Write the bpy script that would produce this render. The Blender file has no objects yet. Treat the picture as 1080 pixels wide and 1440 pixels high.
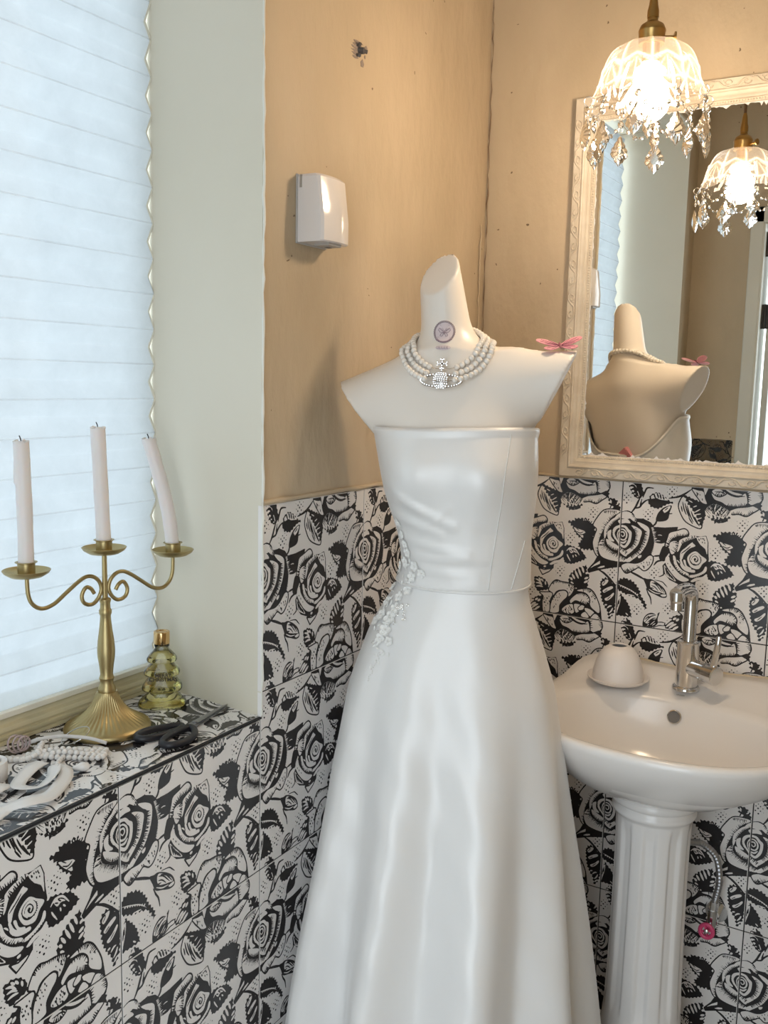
import bpy, bmesh, math, random
import numpy as np
from mathutils import Vector, Matrix

scene = bpy.context.scene
COL = scene.collection
random.seed(7)
PI = math.pi

# ------------------------------------------------------------------ camera
F_PX, YAW, PITCH, ROLL = 1325.2, 0.536565, -0.137676, 0.021596
cam_d = bpy.data.cameras.new('camera'); cam = bpy.data.objects.new('camera', cam_d); COL.objects.link(cam)
cam_d.sensor_fit = 'VERTICAL'; cam_d.sensor_height = 36.0; cam_d.lens = F_PX * 36.0 / 1440.0
cam_d.clip_start = 0.02; cam_d.clip_end = 60
_d = Vector((-math.sin(YAW)*math.cos(PITCH), math.cos(YAW)*math.cos(PITCH), math.sin(PITCH)))
_r0 = Vector((math.cos(YAW), math.sin(YAW), 0)); _u0 = _r0.cross(_d)
_r = math.cos(ROLL)*_r0 + math.sin(ROLL)*_u0; _u = -math.sin(ROLL)*_r0 + math.cos(ROLL)*_u0
_m = Matrix((_r, _u, -_d)).transposed().to_4x4(); _m.translation = (0.90012, -1.91917, 1.39362)
cam.matrix_world = _m
scene.camera = cam

# ------------------------------------------------------------------ daylight and exposure
SKY = 2.7
w = bpy.data.worlds.new('overcast_sky'); scene.world = w; w.use_nodes = True
bg = w.node_tree.nodes['Background']; bg.inputs['Color'].default_value = (0.82, 0.92, 1.0, 1); bg.inputs['Strength'].default_value = SKY
def portal(name, loc, rot, sx, sy):
    l = bpy.data.lights.new(name, 'AREA'); l.shape = 'RECTANGLE'; l.size = sx; l.size_y = sy; l.cycles.is_portal = True
    o = bpy.data.objects.new(name, l); COL.objects.link(o); o.location = loc; o.rotation_euler = rot
portal('window_portal', (-0.292, -1.25, 1.60), (0, -PI/2, 0), 1.46, 0.98)
portal('door_portal', (0.645, -2.05, 1.0), (PI/2, 0, 0), 0.80, 2.0)
vs = scene.view_settings
vs.view_transform = 'Standard'; vs.look = 'None'; vs.gamma = 1.0; vs.exposure = 0.54
try: vs.use_curve_mapping = False
except Exception: pass
BULB_POWER = 114.0

# ------------------------------------------------------------------ helpers
MATS = {}
def _set(n, **kw):
    for k, v in kw.items():
        k = k.replace('_', ' ')
        if k in n.inputs: n.inputs[k].default_value = v
def mat(name, col=(.8, .8, .8), rough=.5, metal=0.0, spec=.5, **kw):
    if name in MATS: return MATS[name]
    m = bpy.data.materials.new(name); m.use_nodes = True
    b = m.node_tree.nodes['Principled BSDF']
    b.inputs['Base Color'].default_value = (*col, 1); b.inputs['Roughness'].default_value = rough
    b.inputs['Metallic'].default_value = metal; b.inputs['Specular IOR Level'].default_value = spec
    for k, v in kw.items(): b.inputs[k].default_value = v
    MATS[name] = m; return m
def nodes(m): return m.node_tree.nodes, m.node_tree.links, m.node_tree.nodes['Principled BSDF']
def vary(m, c1, c2, scale=20, detail=4, bump=0.0, bscale=None, dist=.002, stretch=None, rough=None):
    """noise mottling between two colours plus fine relief"""
    n, l, b = nodes(m)
    tc = n.new('ShaderNodeTexCoord'); src = tc.outputs['Object']
    if stretch:
        mp = n.new('ShaderNodeMapping'); mp.inputs['Scale'].default_value = stretch; l.new(src, mp.inputs['Vector']); src = mp.outputs['Vector']
    nz = n.new('ShaderNodeTexNoise'); nz.inputs['Scale'].default_value = scale; nz.inputs['Detail'].default_value = detail
    l.new(src, nz.inputs['Vector'])
    r = n.new('ShaderNodeValToRGB'); r.color_ramp.elements[0].color = (*c1, 1); r.color_ramp.elements[1].color = (*c2, 1)
    r.color_ramp.elements[0].position = .35; r.color_ramp.elements[1].position = .65
    l.new(nz.outputs['Fac'], r.inputs['Fac']); l.new(r.outputs['Color'], b.inputs['Base Color'])
    if bump:
        nb = n.new('ShaderNodeTexNoise'); nb.inputs['Scale'].default_value = bscale or scale*4; nb.inputs['Detail'].default_value = 5
        l.new(src, nb.inputs['Vector'])
        bp = n.new('ShaderNodeBump'); bp.inputs['Strength'].default_value = bump; bp.inputs['Distance'].default_value = dist
        l.new(nb.outputs['Fac'], bp.inputs['Height']); l.new(bp.outputs['Normal'], b.inputs['Normal'])
    return m

def mesh(name, V, F, smooth=None):
    me = bpy.data.meshes.new(name); me.from_pydata([tuple(v) for v in V], [], [tuple(f) for f in F]); me.validate(); me.update()
    if smooth is not None:
        me.shade_smooth()
        if smooth < 179: me.set_sharp_from_angle(angle=math.radians(smooth))
    return me
def obj(name, data, m=None, parent=None, loc=None, rot=None, scale=None):
    if isinstance(data, tuple):
        data = mesh(name, *data)
    o = bpy.data.objects.new(name, data); COL.objects.link(o)
    if m is not None and data is not None:
        if not data.materials: data.materials.append(m)
    if parent: o.parent = parent
    if loc is not None: o.location = loc
    if rot is not None: o.rotation_euler = rot
    if scale is not None: o.scale = scale
    return o
def tag(o, label, cat, group=None):
    o['label'] = label; o['category'] = cat
    if group: o['group'] = group
    return o
def thing(name, label, cat, loc=(0, 0, 0), rot=(0, 0, 0), group=None):
    o = bpy.data.objects.new(name, None); COL.objects.link(o); o.location = loc; o.rotation_euler = rot; o.empty_display_size = .05
    return tag(o, label, cat, group)
def struct(o): o['kind'] = 'structure'; return o
def flip(F): return [tuple(reversed(f)) for f in F]
def join(*parts):
    V = []; F = []
    for v, f in parts:
        k = len(V); V += [tuple(p) for p in v]; F += [tuple(i+k for i in q) for q in f]
    return V, F
def box(x0, x1, y0, y1, z0, z1, bev=0.0, seg=1):
    if not bev:
        V = [(x, y, z) for z in (z0, z1) for y in (y0, y1) for x in (x0, x1)]
        return V, [(0, 2, 3, 1), (4, 5, 7, 6), (0, 1, 5, 4), (2, 6, 7, 3), (0, 4, 6, 2), (1, 3, 7, 5)]
    bm = bmesh.new(); bmesh.ops.create_cube(bm, size=1)
    for v in bm.verts: v.co = Vector(((x0+x1)/2+v.co.x*(x1-x0), (y0+y1)/2+v.co.y*(y1-y0), (z0+z1)/2+v.co.z*(z1-z0)))
    bmesh.ops.bevel(bm, geom=list(bm.edges), offset=bev, segments=seg, profile=.5, affect='EDGES')
    V = [tuple(v.co) for v in bm.verts]; bm.verts.index_update(); F = [tuple(v.index for v in f.verts) for f in bm.faces]; bm.free()
    return V, F
def lathe(prof, n=32, mod=None, cap=True, center=(0, 0)):
    """prof: (r, z) from bottom to top, outside facing out"""
    V = []; F = []
    for j, (r, z) in enumerate(prof):
        for i in range(n):
            t = 2*PI*i/n; rr, zz = (r, z) if mod is None else mod(r, z, t, j)
            V.append((center[0]+rr*math.cos(t), center[1]+rr*math.sin(t), zz))
    for j in range(len(prof)-1):
        for i in range(n):
            k = (i+1) % n; F.append((j*n+i, j*n+k, (j+1)*n+k, (j+1)*n+i))
    if cap:
        if prof[0][0] > 1e-5: F.append(tuple(reversed(range(n))))
        if prof[-1][0] > 1e-5: F.append(tuple(range((len(prof)-1)*n, len(prof)*n)))
    return V, F
def crom(P, n=8, closed=False):
    P = [Vector(p) for p in P]; m = len(P); out = []
    for i in range(m if closed else m-1):
        a = P[(i-1) % m] if (closed or i > 0) else P[i]*2-P[i+1]
        b = P[i]; c = P[(i+1) % m]; d = P[(i+2) % m] if (closed or i+2 < m) else c*2-b
        for k in range(n):
            t = k/n; out.append(.5*((2*b)+(c-a)*t+(2*a-5*b+4*c-d)*t*t+(3*b-a-3*c+d)*t**3))
    if not closed: out.append(P[-1].copy())
    return out
def tube(P, r, n=8, closed=False, cap=True, flat=None):
    """sweep a circle (or an ellipse: flat=(rx,ry)) along points"""
    P = [Vector(p) for p in P]; m = len(P); V = []; F = []
    T = []
    for i in range(m):
        a = P[(i-1) % m] if (closed or i > 0) else P[0]; b = P[(i+1) % m] if (closed or i < m-1) else P[-1]
        t = b-a; T.append(t.normalized() if t.length > 1e-9 else Vector((0, 0, 1)))
    up = Vector((0, 0, 1)) if abs(T[0].z) < .9 else Vector((1, 0, 0))
    N = (up-T[0]*up.dot(T[0])).normalized()
    for i in range(m):
        N = (N-T[i]*N.dot(T[i]))
        N = N.normalized() if N.length > 1e-6 else T[i].orthogonal().normalized()
        B = T[i].cross(N); ri = r[i] if isinstance(r, (list, tuple)) else r
        for k in range(n):
            a = 2*PI*k/n; fx, fy = flat if flat else (1, 1)
            V.append(P[i]+(N*math.cos(a)*fx+B*math.sin(a)*fy)*ri)
    for i in range(m if closed else m-1):
        j = (i+1) % m
        for k in range(n):
            l = (k+1) % n; F.append((i*n+k, i*n+l, j*n+l, j*n+k))
    if cap and not closed: F.append(tuple(reversed(range(n)))); F.append(tuple(range((m-1)*n, m*n)))
    return V, F
def xf(part, M): return [tuple(M @ Vector(v)) for v in part[0]], part[1]
def sphere(r=1, u=12, v=8, c=(0, 0, 0), sc=(1, 1, 1)):
    V = [(c[0], c[1], c[2]-r*sc[2])]; F = []
    for j in range(1, v):
        p = -PI/2+PI*j/v
        for i in range(u):
            t = 2*PI*i/u; V.append((c[0]+r*sc[0]*math.cos(p)*math.cos(t), c[1]+r*sc[1]*math.cos(p)*math.sin(t), c[2]+r*sc[2]*math.sin(p)))
    V.append((c[0], c[1], c[2]+r*sc[2])); n = len(V)-1
    for i in range(u):
        k = (i+1) % u; F.append((0, 1+k, 1+i)); F.append((n, n-u+i, n-u+k))
    for j in range(v-2):
        for i in range(u):
            k = (i+1) % u; a = 1+j*u; F.append((a+i, a+k, a+u+k, a+u+i))
    return V, F
def torus(R, r, u=24, v=8):
    return tube([(R*math.cos(2*PI*i/u), R*math.sin(2*PI*i/u), 0) for i in range(u)], r, v, closed=True)
def loft(rings, closed=True, cap0=False, cap1=False):
    n = len(rings[0]); V = [tuple(p) for r in rings for p in r]; F = []
    for j in range(len(rings)-1):
        for i in range(n if closed else n-1):
            k = (i+1) % n; F.append((j*n+i, j*n+k, (j+1)*n+k, (j+1)*n+i))
    if cap0: F.append(tuple(reversed(range(n))))
    if cap1: F.append(tuple(range((len(rings)-1)*n, len(rings)*n)))
    return V, F
def plate(outline, h0, h1, plane='xy'):
    """closed 2D outline given thickness"""
    n = len(outline)
    V = [(p[0], p[1], h0) for p in outline]+[(p[0], p[1], h1) for p in outline]
    F = [tuple(reversed(range(n))), tuple(range(n, 2*n))]+[(i, (i+1) % n, n+(i+1) % n, n+i) for i in range(n)]
    if plane == 'xz': V = [(x, z, y) for x, y, z in V]
    return V, F
def lerp(xs, ys, x):
    return float(np.interp(x, xs, ys))
def sm(a, b, x):
    t = min(1, max(0, (x-a)/(b-a))); return t*t*(3-2*t)

# rose print traced as strokes in thousandths of a tile: K/W fills, P outlined petal, J serrated leaf, S/s strokes, H/h hatching, T stipple, D dots
ART = [
('J',[-381,689,-338,695,-323,715,-264,718,-233,724,-205,701,-182,661,-175,621,-189,588,-181,537,-170,489,-211,503,-252,493,-298,514,-287,547,-262,570,-300,585,-323,614,-344,656],9),
('W',[-336,651,-303,642,-258,631,-246,620,-263,602,-259,581,-281,581,-312,609],0),
('S',[-341,654,-312,612,-262,573],5),
('S',[-311,623,-285,612,-261,625],4),
('S',[-290,599,-264,604,-248,616],4),
('S',[-319,648,-292,628],3),
('h',[-264,705,-232,708,-205,690],9,10),
('K',[105,753,156,757,209,736,234,707,303,709,393,723,390,704,345,685,327,646,327,610,290,597,247,598,205,631],0),
('s',[261,653,278,655,290,652],3),
('s',[253,615,281,614],3),
('s',[121,744,163,740,200,716],5),
('J',[-92,877,-64,880,-42,873,-18,856,0,796,-37,796,-71,806,-87,833],8),
('W',[-82,872,-70,860,-71,840,-82,847],0),
('W',[-70,826,-54,822,-60,809,-72,809],0),
('s',[-30,857,-26,844,-37,836],5),
('S',[-111,909,-92,877],8),
('K',[-148,469,-81,440,2,434,62,443,32,405,-37,391,-98,374,-150,356,-210,332,-220,356,-174,414],0),
('W',[-129,431,-130,408,-173,385,-203,364,-168,401],0),
('W',[-149,375,-126,391,-97,399,-94,390,-120,378],0),
('S',[-140,366,-97,345,-53,309,-18,277],9),
('S',[-18,277,-5,154],14),
('J',[-122,269,-105,307,-74,316,-42,300,-18,267,-8,195,-3,113,-18,53,-44,18,-56,74,-90,121,-108,161],7),
('W',[-108,270,-89,297,-63,300,-72,275,-97,254],1),
('W',[-100,219,-70,244,-35,259,-29,244,-69,218,-89,205],1),
('W',[-82,164,-52,184,-22,214,-19,199,-45,164,-71,150],1),
('S',[-104,285,-84,293],3),
('S',[-103,264,-85,287],3),
('S',[-66,158,-36,189],3),
('S',[-90,210,-65,231],3),
('s',[-79,118,-64,123],6),
('s',[-60,99,-45,114,-30,119],6),
('s',[-45,65,-30,83,-21,105],6),
('s',[-41,43,-24,63],6),
('J',[-9,297,19,318,48,332,110,314,151,273,177,210,207,176,220,129,204,124,193,153,168,189,127,202,65,214,23,231,-7,253],7),
('h',[27,267,63,257,105,242,146,222],7,14),
('s',[5,280,52,266,115,241,162,203],3),
('s',[75,217,127,212],4),
('J',[24,220,79,164,102,118,117,58,64,58,0,56,12,110,22,158],6),
('W',[-1,160,16,188,31,195,28,149,13,89,4,62,-7,71,4,114],1),
('S',[17,168,11,115],4),
('S',[24,179,21,137],3),
('s',[73,82,89,69],5),
('S',[81,380,138,359,195,333],9),
('K',[181,344,209,342,239,343,290,319,333,282,348,236,317,224,265,241,219,260,200,300],1),
('W',[238,333,275,320,317,285,335,256,308,259,278,265,243,278,229,304],1),
('S',[240,321,271,309,313,264],4),
('S',[237,300,262,293,288,268],4),
('S',[255,325,291,305,328,261],4),
('S',[233,284,258,282],4),
('s',[223,273,264,253,304,250],4),
('W',[304,243,338,251,342,239,320,232],1),
('S',[205,275,220,242,237,214,246,169],6),
('S',[259,341,309,335,331,317,347,302],4),
('K',[194,21,200,64,221,95,252,110,284,104,307,122,296,78,295,36,250,3,204,1],1),
('W',[204,41,213,75,239,96,275,101,293,105,283,71,251,60,230,31],1),
('S',[211,37,245,80,284,99],4),
('S',[210,56,236,86],4),
('S',[225,37,259,68,283,78],4),
('S',[232,73,262,93],4),
('s',[248,24,278,57],3),
('s',[226,16,239,27],3),
('s',[262,22,283,41],3),
('S',[292,49,323,54,346,52],4),
('S',[267,7,307,28,342,31],4),
('S',[86,-186,136,-97,204,1],0.1),
('J',[338,38,370,87,413,114,456,125,476,86,473,-1,433,-5,393,14,357,13],5),
('s',[351,44,375,76,388,82],9),
('s',[358,27,386,54,403,64],9),
('s',[375,18,400,43,421,55],9),
('s',[397,8,418,27,435,39],9),
('s',[401,84,418,98],9),
('s',[422,78,436,93],9),
('J',[41,9,61,39,76,53,103,34,123,11,140,-36,154,-79,122,-110,92,-104,68,-74,49,-35],4),
('W',[46,3,65,37,76,45,85,16,93,-20,108,-56,121,-92,103,-98,74,-69,54,-34],1),
('S',[50,0,75,0,106,-26],9),
('S',[54,-26,76,-23,104,-56],9),
('S',[63,-52,81,-46,109,-78],9),
('S',[79,-72,94,-69,114,-93],9),
('S',[59,20,78,15,90,2],9),
('S',[88,-89,102,-91],9),
('S',[125,895,113,867,96,827,68,785],8),
('S',[139,890,132,857,128,835,99,826],6),
('S',[215,970,172,969,155,935,146,902],7),
('S',[187,892,164,879,141,855,126,832,99,822],7),
('J',[179,874,198,924,238,948,290,922,324,893,358,882,314,870,255,832,203,840],5),
('W',[199,914,238,943,288,919,317,893,261,896,240,905,202,896],0),
('S',[218,932,230,904],6),
('S',[238,941,252,906],6),
('S',[259,932,269,902],6),
('S',[280,919,289,899],6),
('S',[321,910,380,925,419,945,461,978],8),
('K',[245,748,249,792,268,823,295,848,342,862,331,812,325,773,301,753],1),
('W',[286,828,320,854,335,855,321,827,299,809,292,814],1),
('S',[296,825,320,845],4),
('S',[251,761,241,729,223,711],7),
('S',[323,804,350,809],4),
('P',[392,897,412,931,450,924,511,899,555,870,559,810,548,768,541,725,487,737,435,766,402,816,386,861],5,1),
('J',[417,938,449,932,490,913,530,903,558,881,564,821,553,769,541,735,512,795,479,848,448,881],7),
('W',[444,947,460,955,480,953,495,916,470,926],1),
('S',[412,894,425,844,442,809],5),
('S',[428,885,444,835,463,791],5),
('S',[443,871,462,816,490,763],5),
('S',[470,837,488,798,520,750],5),
('S',[404,867,414,827],5),
('S',[497,799,511,770,531,741],5),
('S',[459,791,486,752],5),
('s',[483,864,507,876],4),
('s',[495,830,528,853],4),
('s',[501,815,535,823],4),
('s',[518,786,542,798],4),
('s',[451,907,477,894],4),
('K',[545,890,587,923,606,925,590,873,632,817,593,823,562,825],0),
('J',[-618,254,-575,264,-534,249,-506,218,-500,175,-554,160,-585,148,-609,189],4),
('s',[-603,240,-578,232,-557,211],7),
('s',[-599,213,-573,213,-552,200],7),
('s',[-596,186,-572,192,-547,189],7),
('s',[-558,246,-545,228],7),
('s',[-529,230,-525,207],7),
('s',[-579,251,-562,234],7),
('J',[-356,256,-345,306,-300,352,-225,388,-222,346,-200,311,-208,264,-213,213,-276,201,-325,226],6),
('s',[-339,282,-327,268],9),
('s',[-329,310,-308,278],9),
('s',[-307,336,-281,285],9),
('s',[-284,354,-262,303],9),
('s',[-258,371,-244,332],9),
('s',[-234,287,-211,300],9),
('s',[-236,259,-212,275],9),
('s',[-228,326,-213,336],9),
('s',[-334,251,-317,238],9),
('K',[-553,125,-489,165,-411,207,-308,205,-261,211,-167,193,-117,123,-96,19,-88,-56,-106,-90,-181,-132,-273,-163,-302,-215,-373,-226,-424,-187,-460,-114,-520,-44,-544,32],1),
('P',[-242,215,-199,221,-166,201,-141,164,-116,108,-110,67,-121,49,-152,65,-183,91,-194,128,-196,158,-229,185,-283,189,-288,200],5,1),
('H',[-141,164,-166,201,-199,221,-242,215],28,10),
('T',[-182,191,-142,150,-131,91,-171,131],26),
('P',[-502,175,-476,228,-445,253,-405,246,-357,243,-307,228,-311,189,-333,151,-354,141,-366,174,-410,180,-441,164,-462,133,-485,158],5,1),
('H',[-307,228,-357,243,-405,246,-445,253,-476,228],22,10),
('T',[-373,235,-313,223,-322,180,-353,160,-362,190],20),
('P',[-486,8,-478,88,-454,137,-424,172,-378,184,-355,167,-358,136,-388,101,-410,66,-416,15],6,1),
('T',[-470,105,-417,171,-365,166,-407,129,-437,78,-467,27],22),
('P',[-570,145,-529,153,-481,157,-468,137,-484,95,-488,12,-535,5,-546,79,-540,119],5,1),
('T',[-536,112,-480,143,-497,78,-507,21,-531,18],20),
('P',[-339,114,-313,150,-275,178,-228,181,-196,158,-189,121,-207,98,-256,111,-295,118,-326,92],5,1),
('H',[-196,158,-228,181,-275,178],20,10),
('H',[-256,111,-207,98,-189,121],25,10),
('P',[-395,44,-357,82,-310,90,-298,36,-326,15,-378,20],4,1),
('T',[-391,46,-357,78,-313,84,-307,34,-330,19,-378,24],16),
('P',[-306,95,-263,99,-235,84,-253,54,-281,29,-298,44],5,1),
('P',[-273,70,-247,96,-223,85,-234,61,-265,52],4,1),
('P',[-227,77,-184,75,-148,50,-157,10,-189,21,-213,40],5,1),
('P',[-237,41,-214,48,-188,13,-219,1,-251,16],4,1),
('P',[-151,46,-112,28,-93,-11,-87,-48,-106,-76,-144,-94,-182,-82,-177,-31,-187,-6],5,1),
('H',[-182,-82,-177,-31,-187,-6],-22,10),
('H',[-87,-48,-93,-11,-112,28],28,9),
('P',[-408,-21,-344,-10,-280,-39,-232,-44,-195,-15,-177,-62,-184,-98,-244,-113,-300,-112,-340,-91,-389,-73],5,1),
('H',[-300,-112,-244,-113,-184,-98],22,9),
('P',[-406,-19,-369,2,-328,-15,-312,-32,-350,-54,-382,-47],4,1),
('H',[-382,-47,-350,-54,-312,-32],24,8),
('S',[-388,-24,-344,-22,-320,-30],4),
('S',[-345,6,-288,-25,-248,-42,-197,-38],6),
('s',[-313,-5,-265,-25,-217,-30],9),
('P',[-290,-144,-244,-118,-182,-106,-113,-89,-103,-112,-138,-141,-179,-169,-226,-159,-269,-164],5,1),
('H',[-269,-164,-226,-159,-179,-169,-138,-141],22,9),
('K',[-152,-93,-114,-72,-86,-90,-104,-116],0),
('W',[-392,-103,-339,-112,-282,-145,-274,-186,-303,-207,-374,-225,-424,-191,-438,-146],1),
('H',[-438,-146,-392,-103,-339,-112,-282,-145],-55,7),
('T',[-402,-136,-339,-126,-297,-167,-319,-202,-383,-204],14),
('J',[-424,-187,-374,-207,-311,-189,-272,-178,-302,-213,-373,-229],8),
('P',[-534,-14,-493,-20,-456,-27,-442,-72,-428,-109,-464,-103,-499,-64],4,1),
('T',[-521,-20,-463,-36,-444,-96,-486,-71],22),
('W',[-459,-3,-425,2,-446,-53],0),
('S',[243,505,285,514],7),
('S',[247,442,270,472,315,485],7),
('S',[313,408,316,385,287,367],5),
('K',[290,555,302,581,330,584,348,550,329,512,317,478,288,484,278,506],1),
('J',[588,502,631,519,686,505,730,491,774,436,726,408,668,382,613,384,593,428],5),
('s',[622,474,646,497,684,492,716,454],6),
('W',[637,487,653,494,681,481,699,466,675,470,655,460],1),
('S',[644,480,661,472],4),
('S',[660,489,676,474],4),
('s',[626,450,634,433,653,403],5),
('s',[670,448,674,431],5),
('s',[686,454,697,441],5),
('P',[327,645,339,678,387,697,434,714,460,699,462,669,403,656,357,629,339,584,313,583],5,1),
('H',[462,669,403,656,357,629,339,584],-26,9),
('K',[343,607,362,635,403,657,465,667,513,672,540,672,580,681,597,635,599,578,607,522,593,478,599,429,593,389,532,366,529,334,487,321,431,327,359,354,313,401,305,447,327,475,322,511,348,521,344,564],0),
('W',[345,604,370,623,400,619,404,587,384,548,363,532,348,557],1),
('H',[384,548,404,587,400,619],30,9),
('W',[410,634,465,663,516,669,507,655,463,635,427,609,408,563,397,554,405,600],1),
('H',[507,655,463,635,427,609],-22,9),
('W',[517,662,540,670,577,676,592,634,593,549,578,590,547,614,528,638],0),
('H',[593,542,578,590,547,614,528,638],60,7),
('T',[527,656,574,668,583,633,556,630],16),
('W',[418,515,422,555,453,589,491,627,497,622,514,604,480,585,446,545,432,503],1),
('S',[425,544,457,573,483,601],4),
('W',[466,517,483,549,519,569,555,545,592,519,567,488,544,452,500,456,477,482],1),
('K',[480,518,493,543,520,555,549,537,556,509,542,482,515,472,490,487],1),
('H',[592,519,555,545],0.1,9),
('H',[555,530,558,502,542,479],-26,8),
('s',[508,486,490,509,497,535,521,547,542,529,545,504,528,488,509,498,503,517,516,530,529,519,523,505],8),
('W',[396,496,414,489,431,451,466,427,518,424,519,442,479,446,446,468,428,505,418,504,423,472],1),
('W',[441,499,455,501,467,466,496,452,490,442,461,455],1),
('W',[371,520,387,518,402,473,435,434,481,413,477,398,425,413,388,453],1),
('W',[482,401,529,414,570,439,587,474,598,464,590,433,557,409,517,390,486,389],1),
('H',[590,433,557,409,517,390],14,10),
('W',[498,364,531,390,571,402,597,424,602,408,586,386,546,375,514,359],1),
('W',[327,510,347,514,358,477,389,437,433,399,482,377,479,362,443,354,399,373,355,419,332,452,321,480],1),
('H',[482,377,433,399,389,437,358,477,347,514],-24,9),
('T',[329,490,352,464,412,398,406,383,346,441],24),
('W',[316,452,347,416,382,378,401,350,365,363,330,388],1),
('S',[322,442,343,382],4),
('S',[331,432,358,373],4),
('S',[342,415,371,368],4),
('S',[355,398,383,360],4),
('S',[368,385,391,356],4),
('W',[454,346,471,348,469,337,455,335],1),
('P',[416,326,459,317,521,333,495,306,447,278,433,299],5,0),
('P',[-194,681,-160,746,-121,792,-60,804,-3,796,-32,758,-80,702,-105,648,-115,586,-136,532,-140,469,-153,460,-176,491,-192,552,-179,610,-168,653],5,1),
('K',[-145,464,-146,572,-114,658,-57,750,32,801,83,788,110,753,175,749,215,705,237,633,242,583,229,516,181,474,123,446,63,441,2,432,-81,437],1),
('H',[-141,480,-136,532,-115,586,-105,648,-80,702,-32,758],34,7),
('H',[-34,793,-101,790,-121,780],22,7),
('W',[-10,778,37,796,81,780,112,741,99,727,60,751,9,759,-50,720,-35,755],1),
('H',[99,727,112,741,81,780],12,8),
('W',[116,729,167,716,200,691,203,644,187,577,154,518,102,466,68,440,54,456,85,487,133,529,155,576,170,626,172,674,143,698],1),
('H',[85,487,133,529,155,576,170,626,172,674],-26,7),
('H',[147,714,193,693],0.1,9),
('h',[215,700,235,632,240,583,226,521],24,7),
('W',[76,702,110,695,150,669,145,623,131,575,103,536,61,495,48,519,79,547,103,588,110,640,97,677],1),
('H',[79,547,103,588,110,640,97,677],-24,7),
('W',[-53,643,-41,677,-3,697,38,695,61,673,81,655,81,611,70,573,39,539,5,553,-22,585,-44,609],1),
('K',[-37,640,-22,669,3,682,31,680,48,660,63,640,61,604,50,575,34,556,9,570,-16,596,-29,615],1),
('h',[-37,640,-22,669,3,682],8,7),
('s',[-7,592,-17,627,-6,660,21,669,45,648,48,618,33,596,8,599,-4,623,5,647,26,649,33,630,20,618,11,630],6),
('s',[2,580,29,575,49,593],7),
('W',[-112,625,-105,674,-61,732,-6,758,44,760,57,746,-5,742,-45,714,-75,670,-90,635,-105,589],1),
('H',[-90,635,-75,670,-45,714,-5,742],14,7),
('W',[-15,729,35,744,58,736,69,716,37,715,-4,707],1),
('W',[-89,635,-67,657,-60,651,-60,612,-36,584,-47,577,-79,590],1),
('H',[-36,584,-60,612,-60,651],-14,7),
('W',[-145,550,-126,583,-104,589,-104,561,-89,535,-44,509,-1,490,51,469,54,445,1,440,-71,446,-122,464,-145,505],1),
('H',[-104,589,-104,561,-89,535,-44,509,-1,490,51,469],-36,6),
('S',[-144,541,-108,545],4),
('W',[-94,590,-47,570,-5,546,-1,521,-42,520,-79,546],1),
('H',[-1,521,-42,520,-79,546],-16,7),
('W',[-2,544,37,528,60,517,52,481,10,505],1),
('H',[1,542,37,528,60,517],-28,6),
('P',[21,414,63,439,123,442,167,464,209,507,239,500,236,454,207,408,178,396,145,414,116,395,67,364,42,375],5,1),
('T',[84,428,163,453,225,491,223,450,185,410,144,423],22),
('H',[42,375,67,364,116,395],34,7),
('W',[135,493,158,503,156,487,141,479],1),
('D',[338,957]),
('D',[186,791]),
('D',[644,572]),
('D',[801,771]),
('D',[251,392]),
('D',[578,323]),
('D',[147,122]),
('D',[358,157]),
('D',[-38,357]),
('D',[32,-108]),
]
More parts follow.
